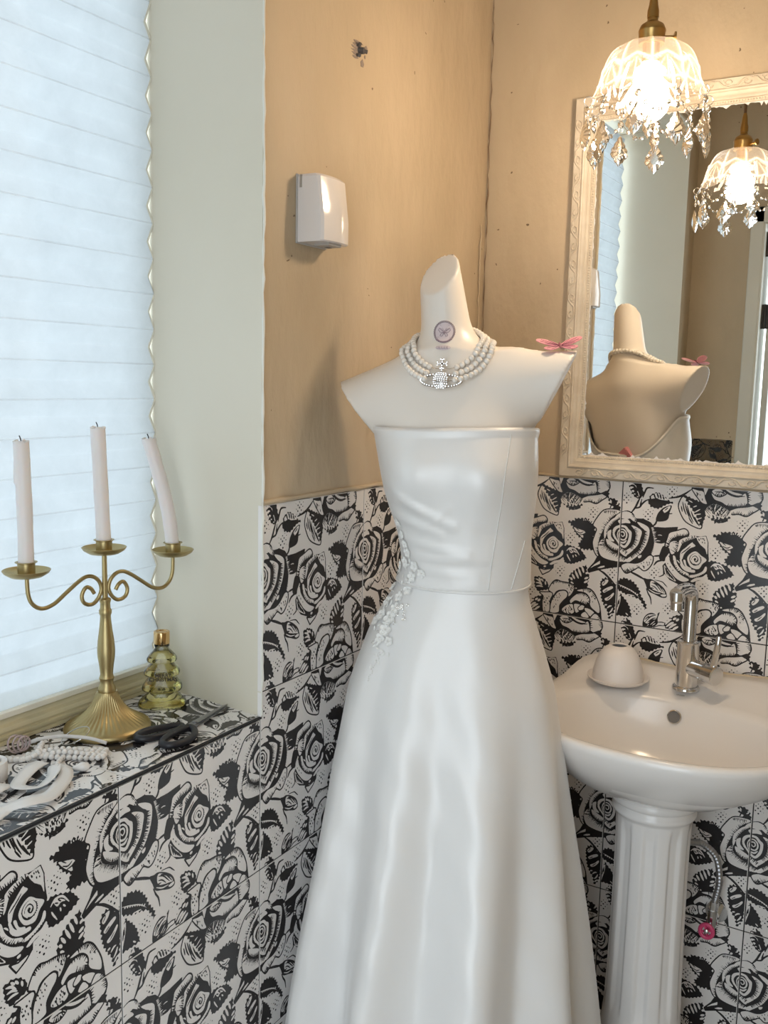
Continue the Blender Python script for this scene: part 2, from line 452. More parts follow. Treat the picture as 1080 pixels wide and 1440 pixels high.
def art_field(N=800):
    """paint the rose print on a wrapping N x N grid, True where ink"""
    import numpy as np
    rng=np.random.RandomState(3)
    img=np.zeros((N,N),bool)
    def region(x0,x1,y0,y1):
        X0=int(np.floor(x0*N))-2;X1=int(np.ceil(x1*N))+3;Y0=int(np.floor(y0*N))-2;Y1=int(np.ceil(y1*N))+3
        ix=np.arange(X0,X1);iy=np.arange(Y0,Y1)
        return np.ix_(iy%N,ix%N),(ix+.5)/N,(iy+.5)/N
    def smooth(p,closed=True,n=5):
        q=[];m=len(p)
        for i in range(m if closed else m-1):
            a=p[(i-1)%m] if closed or i>0 else p[i];b=p[i];c=p[(i+1)%m];d=p[(i+2)%m] if closed or i+2<m else c
            for k in range(n):
                t=k/n;q.append(.5*((2*b)+(c-a)*t+(2*a-5*b+4*c-d)*t*t+(3*b-a-3*c+d)*t**3))
        if not closed:q.append(p[-1])
        return np.array(q)
    def mask(p):
        sl,gx,gy=region(p[:,0].min(),p[:,0].max(),p[:,1].min(),p[:,1].max())
        X,Y=np.meshgrid(gx,gy);m=np.zeros(X.shape,bool);j=len(p)-1
        for i in range(len(p)):
            x0,y0=p[j];x1,y1=p[i];j=i
            if y0==y1:continue
            m^=((Y<y0)!=(Y<y1))&(X<(x1-x0)*(Y-y0)/(y1-y0)+x0)
        return sl,m
    def fill(p,v):
        sl,m=mask(p);b=img[sl];b[m]=v;img[sl]=b
    def stroke(p,w,v,taper=True):
        L=max(1,len(p)-1)
        for i in range(len(p)-1):
            a,b=p[i],p[i+1];w0,w1=(w,w)
            if taper:
                w0=w*(.45+.55*min(1,3*min(i,L-i)/L));w1=w*(.45+.55*min(1,3*min(i+1,L-i-1)/L))
            R=max(w0,w1)
            sl,gx,gy=region(min(a[0],b[0])-R,max(a[0],b[0])+R,min(a[1],b[1])-R,max(a[1],b[1])+R)
            X,Y=np.meshgrid(gx,gy);dx,dy=b-a;l2=dx*dx+dy*dy+1e-12
            t=np.clip(((X-a[0])*dx+(Y-a[1])*dy)/l2,0,1)
            m=np.hypot(X-a[0]-t*dx,Y-a[1]-t*dy)<(w0+(w1-w0)*t)*.5
            bb=img[sl];bb[m]=v;img[sl]=bb
    def resample(p,g):
        s=np.r_[0,np.cumsum(np.hypot(*np.diff(p,axis=0).T))];n=max(2,int(s[-1]/g));t=np.linspace(0,s[-1],n)
        return np.stack([np.interp(t,s,p[:,0]),np.interp(t,s,p[:,1])],1)
    def hatch(p,l,g,v):
        q=resample(smooth(p,False),g);T=np.gradient(q,axis=0);T/=np.hypot(*T.T)[:,None]+1e-9
        Nn=np.stack([-T[:,1],T[:,0]],1)
        for i in range(len(q)):
            e=q[i]+Nn[i]*l*(.55+.6*rng.rand())+T[i]*l*(rng.rand()-.35)*.35;m_=q[i]*.5+e*.5
            stroke(np.array([q[i],m_]),abs(g)*.62,v,False);stroke(np.array([m_,e]),abs(g)*.34,v,False)
    for o in ART:
        t=o[0];p=np.array(o[1],float).reshape(-1,2)/1000
        if t in 'KW':fill(smooth(p) if o[2] else p,t=='K')
        elif t=='P':
            q=smooth(p) if o[3] else p
            fill(q,False);stroke(np.vstack([q,q[:1]]),o[2]*.0016,True,False)
        elif t=='J':
            q=resample(np.vstack([p,p[:1]]),.0125);Nn=np.gradient(q,axis=0);Nn=np.stack([-Nn[:,1],Nn[:,0]],1);Nn/=np.hypot(*Nn.T)[:,None]+1e-9
            q=q+Nn*((np.arange(len(q))%2)*2-1)[:,None]*(o[2]*.0008)*(.6+.8*rng.rand(len(q)))[:,None];fill(q,True)
        elif t in 'Ss':
            if o[2]>=1:stroke(smooth(p,False),o[2]*.0017,t=='S')
        elif t in 'Hh':
            if abs(o[2])>=1:hatch(p,o[2]*.0010,o[3]*.0010,t=='H')
        elif t=='T':
            lo,hi=p.min(0),p.max(0);g=o[2]*.0009
            from_=[]
            sl,gx,gy=None,None,None
            for yy in np.arange(lo[1],hi[1],g):
                for xx in np.arange(lo[0],hi[0],g):
                    c=np.array([xx,yy])+(rng.rand(2)-.5)*g
                    ins=False;j=len(p)-1
                    for i in range(len(p)):
                        if (p[i,1]>c[1])!=(p[j,1]>c[1]) and c[0]<(p[j,0]-p[i,0])*(c[1]-p[i,1])/(p[j,1]-p[i,1])+p[i,0]:ins=not ins
                        j=i
                    if ins:stroke(np.array([c,c+np.array([.002,-.007])*(.5+rng.rand())]),.0055,True,False)
        elif t=='D':
            for (dx,dy,r) in ((0,0,9),(-14,14,7),(14,16,7),(0,30,6),(30,4,6),(-30,-6,5),(-16,-18,8),(16,-16,7),(4,-36,9),(34,28,5),(-34,24,4),(36,-22,4),(-28,-34,4),(20,40,4)):
                c=p[0]+np.array([dx,dy])*.001
                stroke(np.array([c,c+1e-5]),r*.0013,True,False)
    return img

# ------------------------------------------------------------------ materials of the shell
m_wall = vary(mat('tan_plaster', rough=.62), (.455, .362, .243), (.585, .472, .33), 3.0, 6, .75, 26, .006, stretch=(1, 1, .5))
def _wall_specks(m):
    n, l, b = nodes(m)
    base = b.inputs['Base Color'].links[0].from_socket
    tc = n.new('ShaderNodeTexCoord'); vo = n.new('ShaderNodeTexVoronoi'); vo.inputs['Scale'].default_value = 34
    wob = n.new('ShaderNodeTexNoise'); wob.inputs['Scale'].default_value = 60
    mixv = n.new('ShaderNodeMix'); mixv.data_type = 'VECTOR'; mixv.inputs[0].default_value = .02
    l.new(tc.outputs['Object'], wob.inputs['Vector']); l.new(tc.outputs['Object'], mixv.inputs[4]); l.new(wob.outputs['Color'], mixv.inputs[5]); l.new(mixv.outputs[1], vo.inputs['Vector'])
    lt = n.new('ShaderNodeMath'); lt.operation = 'LESS_THAN'; lt.inputs[1].default_value = .085; l.new(vo.outputs['Distance'], lt.inputs[0])
    big = n.new('ShaderNodeTexNoise'); big.inputs['Scale'].default_value = 5; l.new(tc.outputs['Object'], big.inputs['Vector'])
    gt = n.new('ShaderNodeMath'); gt.operation = 'GREATER_THAN'; gt.inputs[1].default_value = .56; l.new(big.outputs['Fac'], gt.inputs[0])
    mu = n.new('ShaderNodeMath'); mu.operation = 'MULTIPLY'; l.new(lt.outputs[0], mu.inputs[0]); l.new(gt.outputs[0], mu.inputs[1])
    mx = n.new('ShaderNodeMix'); mx.data_type = 'RGBA'; l.new(mu.outputs[0], mx.inputs[0]); l.new(base, mx.inputs[6]); mx.inputs[7].default_value = (.16, .11, .065, 1)
    l.new(mx.outputs[2], b.inputs['Base Color'])
_wall_specks(m_wall)
m_cream = vary(mat('cream_reveal_paint', rough=.5), (.70, .645, .525), (.73, .675, .56), 3, 3, .12, 60, .002)
m_tile = vary(mat('glazed_tile', rough=.15, spec=.5), (.80, .765, .735), (.84, .805, .775), 6, 2, .04, 14, .002)
m_ink = mat('black_tile_print', (.022, .020, .021), .2)
m_grout = mat('black_grout', (.012, .012, .013), .8)
m_white = mat('white_paint', (.78, .78, .75), .5)
m_floor = vary(mat('grey_floor', rough=.35), (.33, .32, .31), (.40, .39, .37), 5)
m_wood = vary(mat('pale_window_wood', rough=.42), (.60, .53, .33), (.66, .60, .42), 8, 3, stretch=(1, .1, 3))

# ------------------------------------------------------------------ the rose print as real flat geometry
TILE = 0.300; GAP = 0.0022
NG = 330
_f = art_field(NG*3)
_f = _f.reshape(NG, 3, NG, 3).mean((1, 3))
_f = np.pad(_f, ((0, 1), (0, 1)), mode='wrap')           # corner samples, wrapping
def print_mesh(name, u0, u1, v0, v1):
    """ink polygons of the part [u0,u1]x[v0,v1] of the repeat, marching squares, unit = metres from (u0,v0)"""
    key = {}; V = []; F = []
    i0, i1 = int(round(u0*NG)), int(round(u1*NG)); j0, j1 = int(round(v0*NG)), int(round(v1*NG))
    s = TILE/NG
    def vid(x, y):
        k = (round(x*64), round(y*64)); r = key.get(k)
        if r is None:
            r = len(V); key[k] = r; V.append(((x-i0)*s, (y-j0)*s, 0.0))
        return r
    for j in range(j0, j1):
        run = None
        row0 = _f[j]; row1 = _f[j+1]
        for i in range(i0, i1+1):
            full = False
            if i < i1:
                a, b, c, d = row0[i], row0[i+1], row1[i+1], row1[i]
                full = a > .5 and b > .5 and c > .5 and d > .5
            if full:
                if run is None: run = i
                continue
            if run is not None:
                F.append((vid(run, j), vid(i, j), vid(i, j+1), vid(run, j+1))); run = None
            if i >= i1 or (a <= .5 and b <= .5 and c <= .5 and d <= .5): continue
            cs = ((i, j, a), (i+1, j, b), (i+1, j+1, c), (i, j+1, d)); poly = []
            for k in range(4):
                x0, y0, p = cs[k]; x1, y1, q = cs[(k+1) % 4]
                if p > .5: poly.append(vid(x0, y0))
                if (p > .5) != (q > .5):
                    t = (.5-p)/(q-p); poly.append(vid(x0+(x1-x0)*t, y0+(y1-y0)*t))
            poly = [q for n_, q in enumerate(poly) if q != poly[n_-1]]
            if len(poly) >= 3 and len(set(poly)) == len(poly): F.append(tuple(poly))
    me = bpy.data.meshes.new(name); me.from_pydata(V, [], F); me.update(); me.materials.append(m_ink)
    return me
_pc = {}
def tile_meshes(u0, u1, v0, v1):
    k = tuple(round(q, 3) for q in (u0, u1, v0, v1))
    if k not in _pc:
        wd, ht = (u1-u0)*TILE, (v1-v0)*TILE; g = GAP/2
        body = mesh('tile', *box(g, wd-g, g, ht-g, -.007, 0, .0003)); body.materials.append(m_tile)
        e = g+.0003
        pm = print_mesh('rose_print', u0+e/TILE, u1-e/TILE, v0+e/TILE, v1-e/TILE)
        _pc[k] = (body, pm, e)
    return _pc[k]
def lay_tile(parent, M, u0, u1, v0, v1):
    """M places tile local x (along), y (up), z (out of the wall) with the cell corner at the origin"""
    body, pm, e = tile_meshes(u0, u1, v0, v1)
    t = obj('tile', body, None, parent); t.matrix_world = M
    p = obj('rose_print', pm, None, t); p.location = (e, e, .00018)
    return t
ZT = 1.2   # tile top

# ------------------------------------------------------------------ room shell
WY0, WY1 = -1.755, -0.775        # window recess front edges along the left wall
XB = -0.245                       # plane of the blind
CEIL = 2.55
RX = 1.28                         # right side wall
FY = -1.90                        # front wall (door wall), room side
sill_z = 0.860
def prism(poly, z0, z1): return plate(poly, z0, z1)
wl = join(box(-.300, -.004, WY0, WY1, 0, sill_z-.010), prism([(-.003, WY1), (-.003, .20), (-.300, .20), (-.300, WY1+.023)], 0, CEIL),
          prism([(-.003, FY-.12), (-.003, WY0), (-.300, WY0-.022), (-.300, FY-.12)], 0, CEIL), box(-.300, -.003, WY0, WY1, 2.34, CEIL))
wall_left = struct(obj('wall_left', wl, m_wall))
wall_back = struct(obj('wall_back', box(-.003, RX+.15, .003, .20, 0, CEIL), m_wall))
wall_right = struct(obj('wall_right', box(RX, RX+.15, FY-.12, .003, 0, CEIL), m_wall))
DX0, DX1, DZ = 0.250, 1.04, 2.0  # doorway
wf = join(box(-.003, DX0, FY-.12, FY, 0, CEIL), box(DX1, RX, FY-.12, FY, 0, CEIL), box(DX0, DX1, FY-.12, FY, DZ, CEIL))
wall_front = struct(obj('wall_front', wf, m_wall))
struct(obj('ceiling', box(-.300, RX+.15, FY-.12, .20, CEIL, CEIL+.1), mat('ceiling_paint', (.72, .69, .62), .7)))
floor = struct(obj('floor', box(-.300, RX+.15, -4.2, .20, -.1, 0), m_floor))
# plaster reveals of the window recess, slightly splayed
def reveal(yf, yb, t):
    return prism([(-.0005, yf), (-.0005, yf+t), (-.298, yb+t), (-.298, yb)] if t > 0 else [(-.0005, yf+t), (-.0005, yf), (-.298, yb), (-.298, yb+t)], sill_z-.0006, 2.34)
obj('reveal_panel', reveal(WY1-.0004, WY1+.0226, .0022), m_cream, wall_left)
obj('reveal_panel', reveal(WY0+.0004, WY0-.0216, -.0022), m_cream, wall_left)
obj('reveal_panel', box(-.298, -.001, WY0, WY1, 2.338, 2.345), m_cream, wall_left)
# wall left of the reveal strip is cut back where the panel's splay enters it
# chipped plaster edge where the reveal meets the tan wall
rnd = random.Random(4)
pts = [(.0012, -.7745, z) for z in np.arange(.862, 2.3, .02)]
obj('plaster_edge', tube([(x+rnd.uniform(-.0006, .0006), y+rnd.uniform(-.001, .001), z) for x, y, z in pts], [rnd.uniform(.0010, .0026) for _ in pts], 6), mat('edge_plaster', (.80, .79, .72), .7), wall_left)

# grout beds
obj('grout', join(box(-.0035, -.0018, FY+.004, WY1, .002, sill_z-.006), box(-.0035, -.0018, WY1, -.001, .002, ZT), box(-.0035, -.0018, FY+.004, WY0-.02, .002, ZT)), m_grout, wall_left).data.transform(Matrix.Translation((.0008, 0, 0)))
obj('grout', box(.0008, RX-.003, .0010, .0027, .002, ZT), m_grout, wall_back)
# left wall tiles: local x -> +Y, y -> +Z, z -> +X
A0, B0 = 0.3323, 0.4771
def ML(y, z): return Matrix(((0, 0, 1, 0), (1, 0, 0, y), (0, 1, 0, z), (0, 0, 0, 1)))
def MB(x, z): return Matrix(((1, 0, 0, x), (0, 0, -1, 0), (0, 1, 0, z), (0, 0, 0, 1)))
def MF(x, z): return Matrix(((-1, 0, 0, x), (0, 0, 1, FY), (0, 1, 0, z), (0, 0, 0, 1)))
for k in range(-5, 2):
    y0 = -B0+k*TILE
    for j in range(4):
        z0 = j*TILE
        segs = [(FY+.012, -.7771 if j < 2 else WY0-.024, 1.0), (-.7771, -.002, 1.0)]
        if j == 2: segs.append((WY0-.024, -.7771, (sill_z-.0045-z0)/TILE))
        for ya, yb, v1 in segs:
            c0, c1 = max(ya, y0), min(yb, y0+TILE)
            if c1-c0 > .012: lay_tile(wall_left, ML(c0, z0), (c0-y0)/TILE, (c1-y0)/TILE, 0, v1)
for k in range(-2, 4):
    x0 = A0+k*TILE; x1 = x0+TILE; u0 = 0.0; u1 = 1.0
    if x1 < .01: continue
    if x0 < 0: u0 = (.002-x0)/TILE
    if x1 > RX: u1 = (RX-.003-x0)/TILE
    if u1 <= u0+.03: continue
    for j in range(4):
        lay_tile(wall_back, MB(x0+u0*TILE, j*TILE), u0, u1, 0, 1)
for j in range(4):                                   # the strip beside the doorway, seen in the mirror
    lay_tile(wall_front, MF(.194, j*TILE), 0.05, .69, 0, 1)
# black sill edge, sill tiles
obj('edge_strip', box(-.0035, .0012, FY+.006 if False else WY0, WY1, sill_z-.0034, sill_z-.0004), m_grout, wall_left)
obj('sill_bed', box(-.30, -.0036, WY0, WY1, sill_z-.0098, sill_z-.0075), m_grout, wall_left)
SU = (0.0-XB-.012)
for k in range(4):                                    # sill tiles lie face up: local x -> -Y, y -> +X
    y1 = WY1+.018-k*TILE; wd = min(TILE, y1-WY0)
    M = Matrix(((0, 1, 0, XB), (-1, 0, 0, y1), (0, 0, 1, sill_z), (0, 0, 0, 1)))
    lay_tile(wall_left, M, 0.0, wd/TILE, 0.12, .12+(.2415)/TILE)
# plaster lips above the tiles
rnd = random.Random(9)
def lip(P, r):
    return tube([tuple(c+rnd.uniform(-.0012, .0012) for c in p) for p in P], [r*rnd.uniform(.8, 1.25) for _ in P], 8)
obj('plaster_lip', lip([(-.001, y, ZT+.0035) for y in np.arange(-.772, .0, .03)], .0042), m_wall, wall_left)
obj('plaster_lip', lip([(x, .001, ZT+.002) for x in np.arange(.004, 1.26, .03)], .0034), m_wall, wall_back)
# crack down the corner
rnd = random.Random(5)
P = []; z = 2.5
while z > 1.22:
    P.append((.0005+rnd.uniform(0, .003), -.0002-rnd.uniform(0, .002), z)); z -= rnd.uniform(.008, .03)
obj('corner_crack', tube(P, [rnd.uniform(.0004, .0016) for _ in P], 5), mat('crack_brown', (.20, .13, .075), .9), wall_left)  # crack drawn as a thin dark brown tube
P = [(.0008, -.022-rnd.uniform(0, .006), z) for z in np.arange(1.25, 1.75, .02)]
obj('plaster_ridge', tube(P, [rnd.uniform(.0006, .0022) for _ in P], 6), m_wall, wall_left)
# old drill hole with torn plaster and a screw plug
patch = []
for (yy, zz, a, b) in [(-.519, 1.953, .014, .0022), (-.520, 1.948, .017, .0022), (-.522, 1.943, .018, .0022), (-.523, 1.938, .016, .0022), (-.525, 1.933, .013, .0022), (-.527, 1.928, .010, .002), (-.505, 1.923, .005, .006), (-.494, 1.951, .004, .004), (-.497, 1.936, .002, .003)]:
    ol = [(yy+a*math.cos(t)*(1+rnd.uniform(-.2, .2)), zz+b*math.sin(t)*(1+rnd.uniform(-.25, .25))) for t in np.linspace(0, 2*PI, 14)[:-1]]
    V, F = plate(ol, -.0035, -.0022); patch.append(([(z_, x_, y_) for x_, y_, z_ in V], F))
obj('torn_plaster', join(*patch), mat('bare_plaster', (.27, .22, .19), .9), wall_left)
plug = join(tube([(-.004, -.516, 1.941), (.006, -.513, 1.940)], .0055, 10), tube([(.004, -.513, 1.940), (.009, -.508, 1.939)], .0035, 8), tube([(0, -.520, 1.946), (.004, -.522, 1.950)], .003, 6), tube([(0, -.518, 1.933), (.003, -.523, 1.930)], .003, 6))
tag(obj('wall_plug', plug, mat('dark_plug', (.10, .09, .085), .6)), 'broken dark wall plug left in torn plaster high on the tan wall', 'wall plug')

# ------------------------------------------------------------------ doorway, seen in the mirror
d1 = struct(obj('door_1', box(.277, .300, -2.72, -1.936, .01, 1.985, .002), mat('grey_door_paint', (.62, .62, .58), .45)))
for z in (.35, 1.665, 1.93):
    obj('hinge', join(tube([(.270, -1.930, z-.045), (.270, -1.930, z+.045)], .006, 10), box(.257, .290, -1.937, -1.933, z-.045, z+.045)), mat('black_hinge', (.02, .02, .022), .4), d1)
m_trim = mat('door_trim_paint', (.70, .68, .60), .4)
struct(obj('trim_1', join(box(.205, .252, FY-.0005, FY+.014, 0, DZ+.06, .003), box(.250, .257, FY-.12, FY+.012, 0, DZ)), m_trim))
struct(obj('trim_2', join(box(DX1+.002, DX1+.06, FY-.0005, FY+.014, 0, DZ+.06, .003), box(DX1-.004, DX1+.002, FY-.12, FY+.012, 0, DZ)), m_trim))
struct(obj('trim_3', join(box(.205, DX1+.06, FY-.0005, FY+.014, DZ+.003, DZ+.06, .003)), m_trim))

# ------------------------------------------------------------------ window and blind
win = struct(obj('window_1', join(box(-.300, -.284, WY0-.02, WY0, sill_z, 2.34), box(-.300, -.284, WY1+.008, WY1+.022, sill_z, 2.34), box(-.300, -.284, WY0, WY1+.02, 2.32, 2.34), box(-.300, -.284, WY0, WY1+.02, sill_z, sill_z+.03)), m_white))
gl = bpy.data.materials.new('window_glass'); gl.use_nodes = True
n_, l_ = gl.node_tree.nodes, gl.node_tree.links
n_.remove(n_['Principled BSDF']); tr = n_.new('ShaderNodeBsdfTransparent'); tr.inputs['Color'].default_value = (.94, .96, .96, 1)
gs = n_.new('ShaderNodeBsdfGlossy'); gs.inputs['Roughness'].default_value = .02; mx = n_.new('ShaderNodeMixShader'); mx.inputs[0].default_value = .06
l_.new(tr.outputs[0], mx.inputs[1]); l_.new(gs.outputs[0], mx.inputs[2]); l_.new(mx.outputs[0], n_['Material Output'].inputs['Surface'])
obj('pane', box(-.294, -.290, WY0, WY1+.008, sill_z+.03, 2.32), gl, win)
# stepped wooden rail along the bottom of the window
prof = [(-.266, .861), (-.2295, .861), (-.2295, .866), (-.2320, .8668), (-.2320, .8695), (-.2285, .8705), (-.2285, .8745), (-.2325, .8755), (-.2325, .8790), (-.2300, .8800), (-.2315, .8860), (-.2380, .8890), (-.2400, .8960), (-.2480, .9000), (-.266, .9000)]
yb1 = -.7565
V, F = loft([[(x, y, z) for x, z in prof] for y in (WY0-.012, yb1)], True, True, True)
obj('sill_rail', (V, flip(F), 25), m_wood, win)

# pleated paper shade
bl = bpy.data.materials.new('blind_fabric'); bl.use_nodes = True
n_, l_ = bl.node_tree.nodes, bl.node_tree.links; n_.remove(n_['Principled BSDF'])
tc = n_.new('ShaderNodeTexCoord'); nz = n_.new('ShaderNodeTexNoise'); nz.inputs['Scale'].default_value = 16; nz.inputs['Detail'].default_value = 8; nz.inputs['Roughness'].default_value = .75
l_.new(tc.outputs['Object'], nz.inputs['Vector'])
rp = n_.new('ShaderNodeValToRGB'); rp.color_ramp.elements[0].color = (.292, .304, .316, 1); rp.color_ramp.elements[1].color = (.348, .362, .375, 1); rp.color_ramp.elements[0].position = .3; rp.color_ramp.elements[1].position = .7
l_.new(nz.outputs['Fac'], rp.inputs['Fac'])
df = n_.new('ShaderNodeBsdfDiffuse'); df.inputs['Color'].default_value = (.80, .80, .77, 1); tl = n_.new('ShaderNodeBsdfTranslucent'); l_.new(rp.outputs['Color'], tl.inputs['Color'])
mx = n_.new('ShaderNodeMixShader'); mx.inputs[0].default_value = .78; l_.new(df.outputs[0], mx.inputs[1]); l_.new(tl.outputs[0], mx.inputs[2]); l_.new(mx.outputs[0], n_['Material Output'].inputs['Surface'])
blind = thing('pleated_blind', 'white pleated paper blind glowing with daylight in the window recess', 'blind', (XB, -.757, sill_z+.045))
PITCH_Z = .0565; nP = int(1.43/PITCH_Z)
rings = []
ny = 30
def pleat_x(ph, k):
    return .0125*(abs(((ph) % 1.0)*2-1)*2-1)
zz = []
for k in range(nP*2+1):
    for s_ in ((0, .08, .92) if k < nP*2 else (0,)):
        zz.append((k+s_)*PITCH_Z/2)
V = []; F = []
rnd = random.Random(2)
for z in zz:
    ph = z/PITCH_Z; tri = abs((ph % 1.0)*2-1)*2-1; tri = max(-.92, min(.92, tri))/.92
    for i in range(ny+1):
        y = -(i/ny)*(.757+abs(WY0)-1.514+.0) if False else -(i/ny)*.985
        sag = .0016*math.sin(y*9+z*23)+.0008*math.sin(y*31+z*11)
        V.append((.0044*tri+sag*.5, y-.0028*(1-tri)*.5*(1 if i == 0 else 0), z+sag))
nn = ny+1
for j in range(len(zz)-1):
    for i in range(ny): F.append((j*nn+i, j*nn+i+1, (j+1)*nn+i+1, (j+1)*nn+i))
pl = obj('pleats', (V, F), bl, blind)
# cut edge of the folded cells along the near side
ep = []
for z in zz:
    tri = abs(((z/PITCH_Z) % 1.0)*2-1)*2-1
    ep.append((.0044*max(-.92, min(.92, tri))/.92, -.002*(1-tri), z))
crs = []
for k in range(2, nP*2, 2):
    z = k*PITCH_Z/2; x = .0044 if k % 2 == 0 else -.0044
    crs.append(box(x+.0006, x+.0008, -.984, -.001, z-.0013, z+.0013))
cm_ = bpy.data.materials.new('crease_shade'); cm_.use_nodes = True; n_, l_ = cm_.node_tree.nodes, cm_.node_tree.links; n_.remove(n_['Principled BSDF'])
tr = n_.new('ShaderNodeBsdfTransparent'); df = n_.new('ShaderNodeBsdfDiffuse'); df.inputs['Color'].default_value = (.72, .74, .75, 1); mx = n_.new('ShaderNodeMixShader'); mx.inputs[0].default_value = .12
l_.new(tr.outputs[0], mx.inputs[1]); l_.new(df.outputs[0], mx.inputs[2]); l_.new(mx.outputs[0], n_['Material Output'].inputs['Surface'])
obj('crease_shade_strips', join(*crs), cm_, blind)  # see-through strips added before the folds, their colour standing in for crease shading
obj('pleat_edge', tube(ep, .0014, 5, flat=(1, 1.5)), mat('blind_edge', (.72, .69, .58), .6), blind)
obj('bottom_bar', box(-.010, .013, -.985, -.001, -.006, .003, .001), mat('blind_bar', (.80, .78, .68), .5), blind)

# ------------------------------------------------------------------ dress form (mannequin) and dress
PHI = math.radians(18.3)
N0 = Vector((.205, -.535, 0)); LAT = Vector((math.cos(PHI), math.sin(PHI), 0)); BACK = Vector((-math.sin(PHI), math.cos(PHI), 0))
_z = [.00, .25, .50, .76, .89, .99, 1.05, 1.09, 1.15, 1.21, 1.26, 1.323, 1.36, 1.40, 1.44]
_c = [.010, .010, .006, .004, .007, .010, .020, .030, .024, .016, .011, .002, -.003, -.004, -.004]
_w = [.268, .247, .224, .194, .173, .140, .112, .102, .106, .120, .126, .131, .134, .122, .06]
_fr = [.27, .25, .215, .165, .138, .110, .092, .088, .094, .104, .112, .092, .076, .058, .03]
_bk = [.25, .22, .185, .145, .125, .108, .090, .085, .088, .092, .094, .092, .088, .072, .04]
def section(z): return lerp(_z, _c, z), lerp(_z, _w, z), lerp(_z, _fr, z), lerp(_z, _bk, z)
def smooth_tab(y):                       # densify the tables with a smooth curve
    zs = np.linspace(0, 1.44, 289); v = np.interp(zs, _z, y)
    for _ in range(6): v = np.convolve(np.pad(v, 2, mode='edge'), [.1, .2, .4, .2, .1], 'valid')
    return zs, v
_T = {k: smooth_tab(v) for k, v in dict(c=_c, w=_w, f=_fr, b=_bk).items()}
def sec(z): return tuple(np.interp(z, *_T[k]) for k in 'cwfb')
def bust(s, z):
    """forward swell of the bust, metres"""
    return .017*(np.exp(-((s-.072)/.045)**2-((z-1.245)/.046)**2)+np.exp(-((s+.052)/.045)**2-((z-1.245)/.046)**2))
def sdf(S, D, Z):
    c, w, f, b = sec(np.clip(Z, 1.0, 1.44))
    dep = np.where(D < 0, f+bust(S, Z)*.8, b)-.007; w = w-.007
    n = 2.25
    q = ((np.abs(S-c)/w)**n+(np.abs(D)/dep)**n)**(1/n)
    tor = (q-1)*np.minimum(w, dep)*.9
    tor = np.maximum(tor, .93-Z); tor = np.maximum(tor, Z-1.435)
    def cap(a, b_, r0, r1, flat=1.0):
        a = np.array(a); b_ = np.array(b_); ba = b_-a
        px, py, pz = S-a[0], (D-a[1])/flat, Z-a[2]
        t = np.clip((px*ba[0]+py*ba[1]+pz*ba[2])/(ba@ba), 0, 1)
        return np.sqrt((px-t*ba[0])**2+(py-t*ba[1])**2+(pz-t*ba[2])**2)-(r0+(r1-r0)*t)
    def smin(a, b_, k):
        h = np.clip(.5+.5*(b_-a)/k, 0, 1); return b_*(1-h)+a*h-k*h*(1-h)
    shL = cap((-.02, .012, 1.392), (-.20, .004, 1.338), .046, .047, 1.0)
    shR = cap((.02, .012, 1.397), (.215, .008, 1.402), .046, .047, 1.0)
    neck = cap((-.008, .018, 1.40), (-.044, .014, 1.66), .047, .026)
    u = smin(tor, shL, .05); u = smin(u, shR, .05); u = smin(u, neck, .045)
    cutR = (S-.192)*.90+(Z-1.444)*-.434
    cutL = (S+.189)*-.78+(Z-1.388)*-.625
    arms = np.maximum(u, np.maximum(cutR, cutL)); u = smin(arms, tor, .006)
    cutN = (Z-(1.566+.56*(S+.03)+1.05*(D-.01)))/1.55
    return np.maximum(u, cutN)
def surface_nets(fn, lo, hi, h):
    xs = [np.arange(lo[i], hi[i]+h, h) for i in range(3)]
    G = fn(*np.meshgrid(*xs, indexing='ij')); n = G.shape
    ins = G < 0
    cells = np.zeros((n[0]-1, n[1]-1, n[2]-1), int)
    off = [(a, b, c) for a in (0, 1) for b in (0, 1) for c in (0, 1)]
    cnt = sum(ins[a:n[0]-1+a, b:n[1]-1+b, c:n[2]-1+c].astype(int) for a, b, c in off)
    act = (cnt > 0) & (cnt < 8); idx = -np.ones(act.shape, int); ijk = np.argwhere(act); idx[act] = np.arange(len(ijk))
    acc = np.zeros((len(ijk), 3)); k = np.zeros(len(ijk))
    for p in range(8):
        for q in range(p+1, 8):
            if sum(abs(off[p][m]-off[q][m]) for m in range(3)) != 1: continue
            a = G[tuple((ijk+off[p]).T)]; b = G[tuple((ijk+off[q]).T)]; m = (a < 0) != (b < 0)
            t = np.where(m, a/np.where(m, a-b, 1), 0)
            acc[m] += (np.array(off[p])+(np.array(off[q])-np.array(off[p]))*t[:, None])[m]; k[m] += 1
    V = (ijk+acc/k[:, None])*h+np.array(lo)
    F = []
    for ax in range(3):
        sl0 = [slice(1, -1)]*3; e0 = [slice(1, n[i]-1) for i in range(3)]; e0[ax] = slice(0, n[ax]-1); e1 = list(e0); e1[ax] = slice(1, n[ax])
        a = ins[tuple(e0)]; b = ins[tuple(e1)]; E = np.argwhere(a != b); 
        base = E+np.array([0 if i == ax else 1 for i in range(3)])
        o1, o2 = [(1, 2), (2, 0), (0, 1)][ax]
        d1 = np.zeros(3, int); d1[o1] = 1; d2 = np.zeros(3, int); d2[o2] = 1
        q = np.stack([idx[tuple((base-d1-d2).T)], idx[tuple((base-d2).T)], idx[tuple(base.T)], idx[tuple((base-d1).T)]], 1)
        sgn = a[tuple(E.T)]
        q[~sgn] = q[~sgn][:, ::-1]; F.append(q)
    return V, np.vstack(F)
m_form = mat('mannequin_plastic', (.82, .76, .69), .34, spec=.45)
form = thing('dress_form', 'cream headless female dress form with slanted neck cut and arm stumps', 'mannequin', (N0.x, N0.y, 0), (0, 0, PHI))
V, F = surface_nets(sdf, (-.25, -.16, .92), (.25, .16, 1.66), .0032)
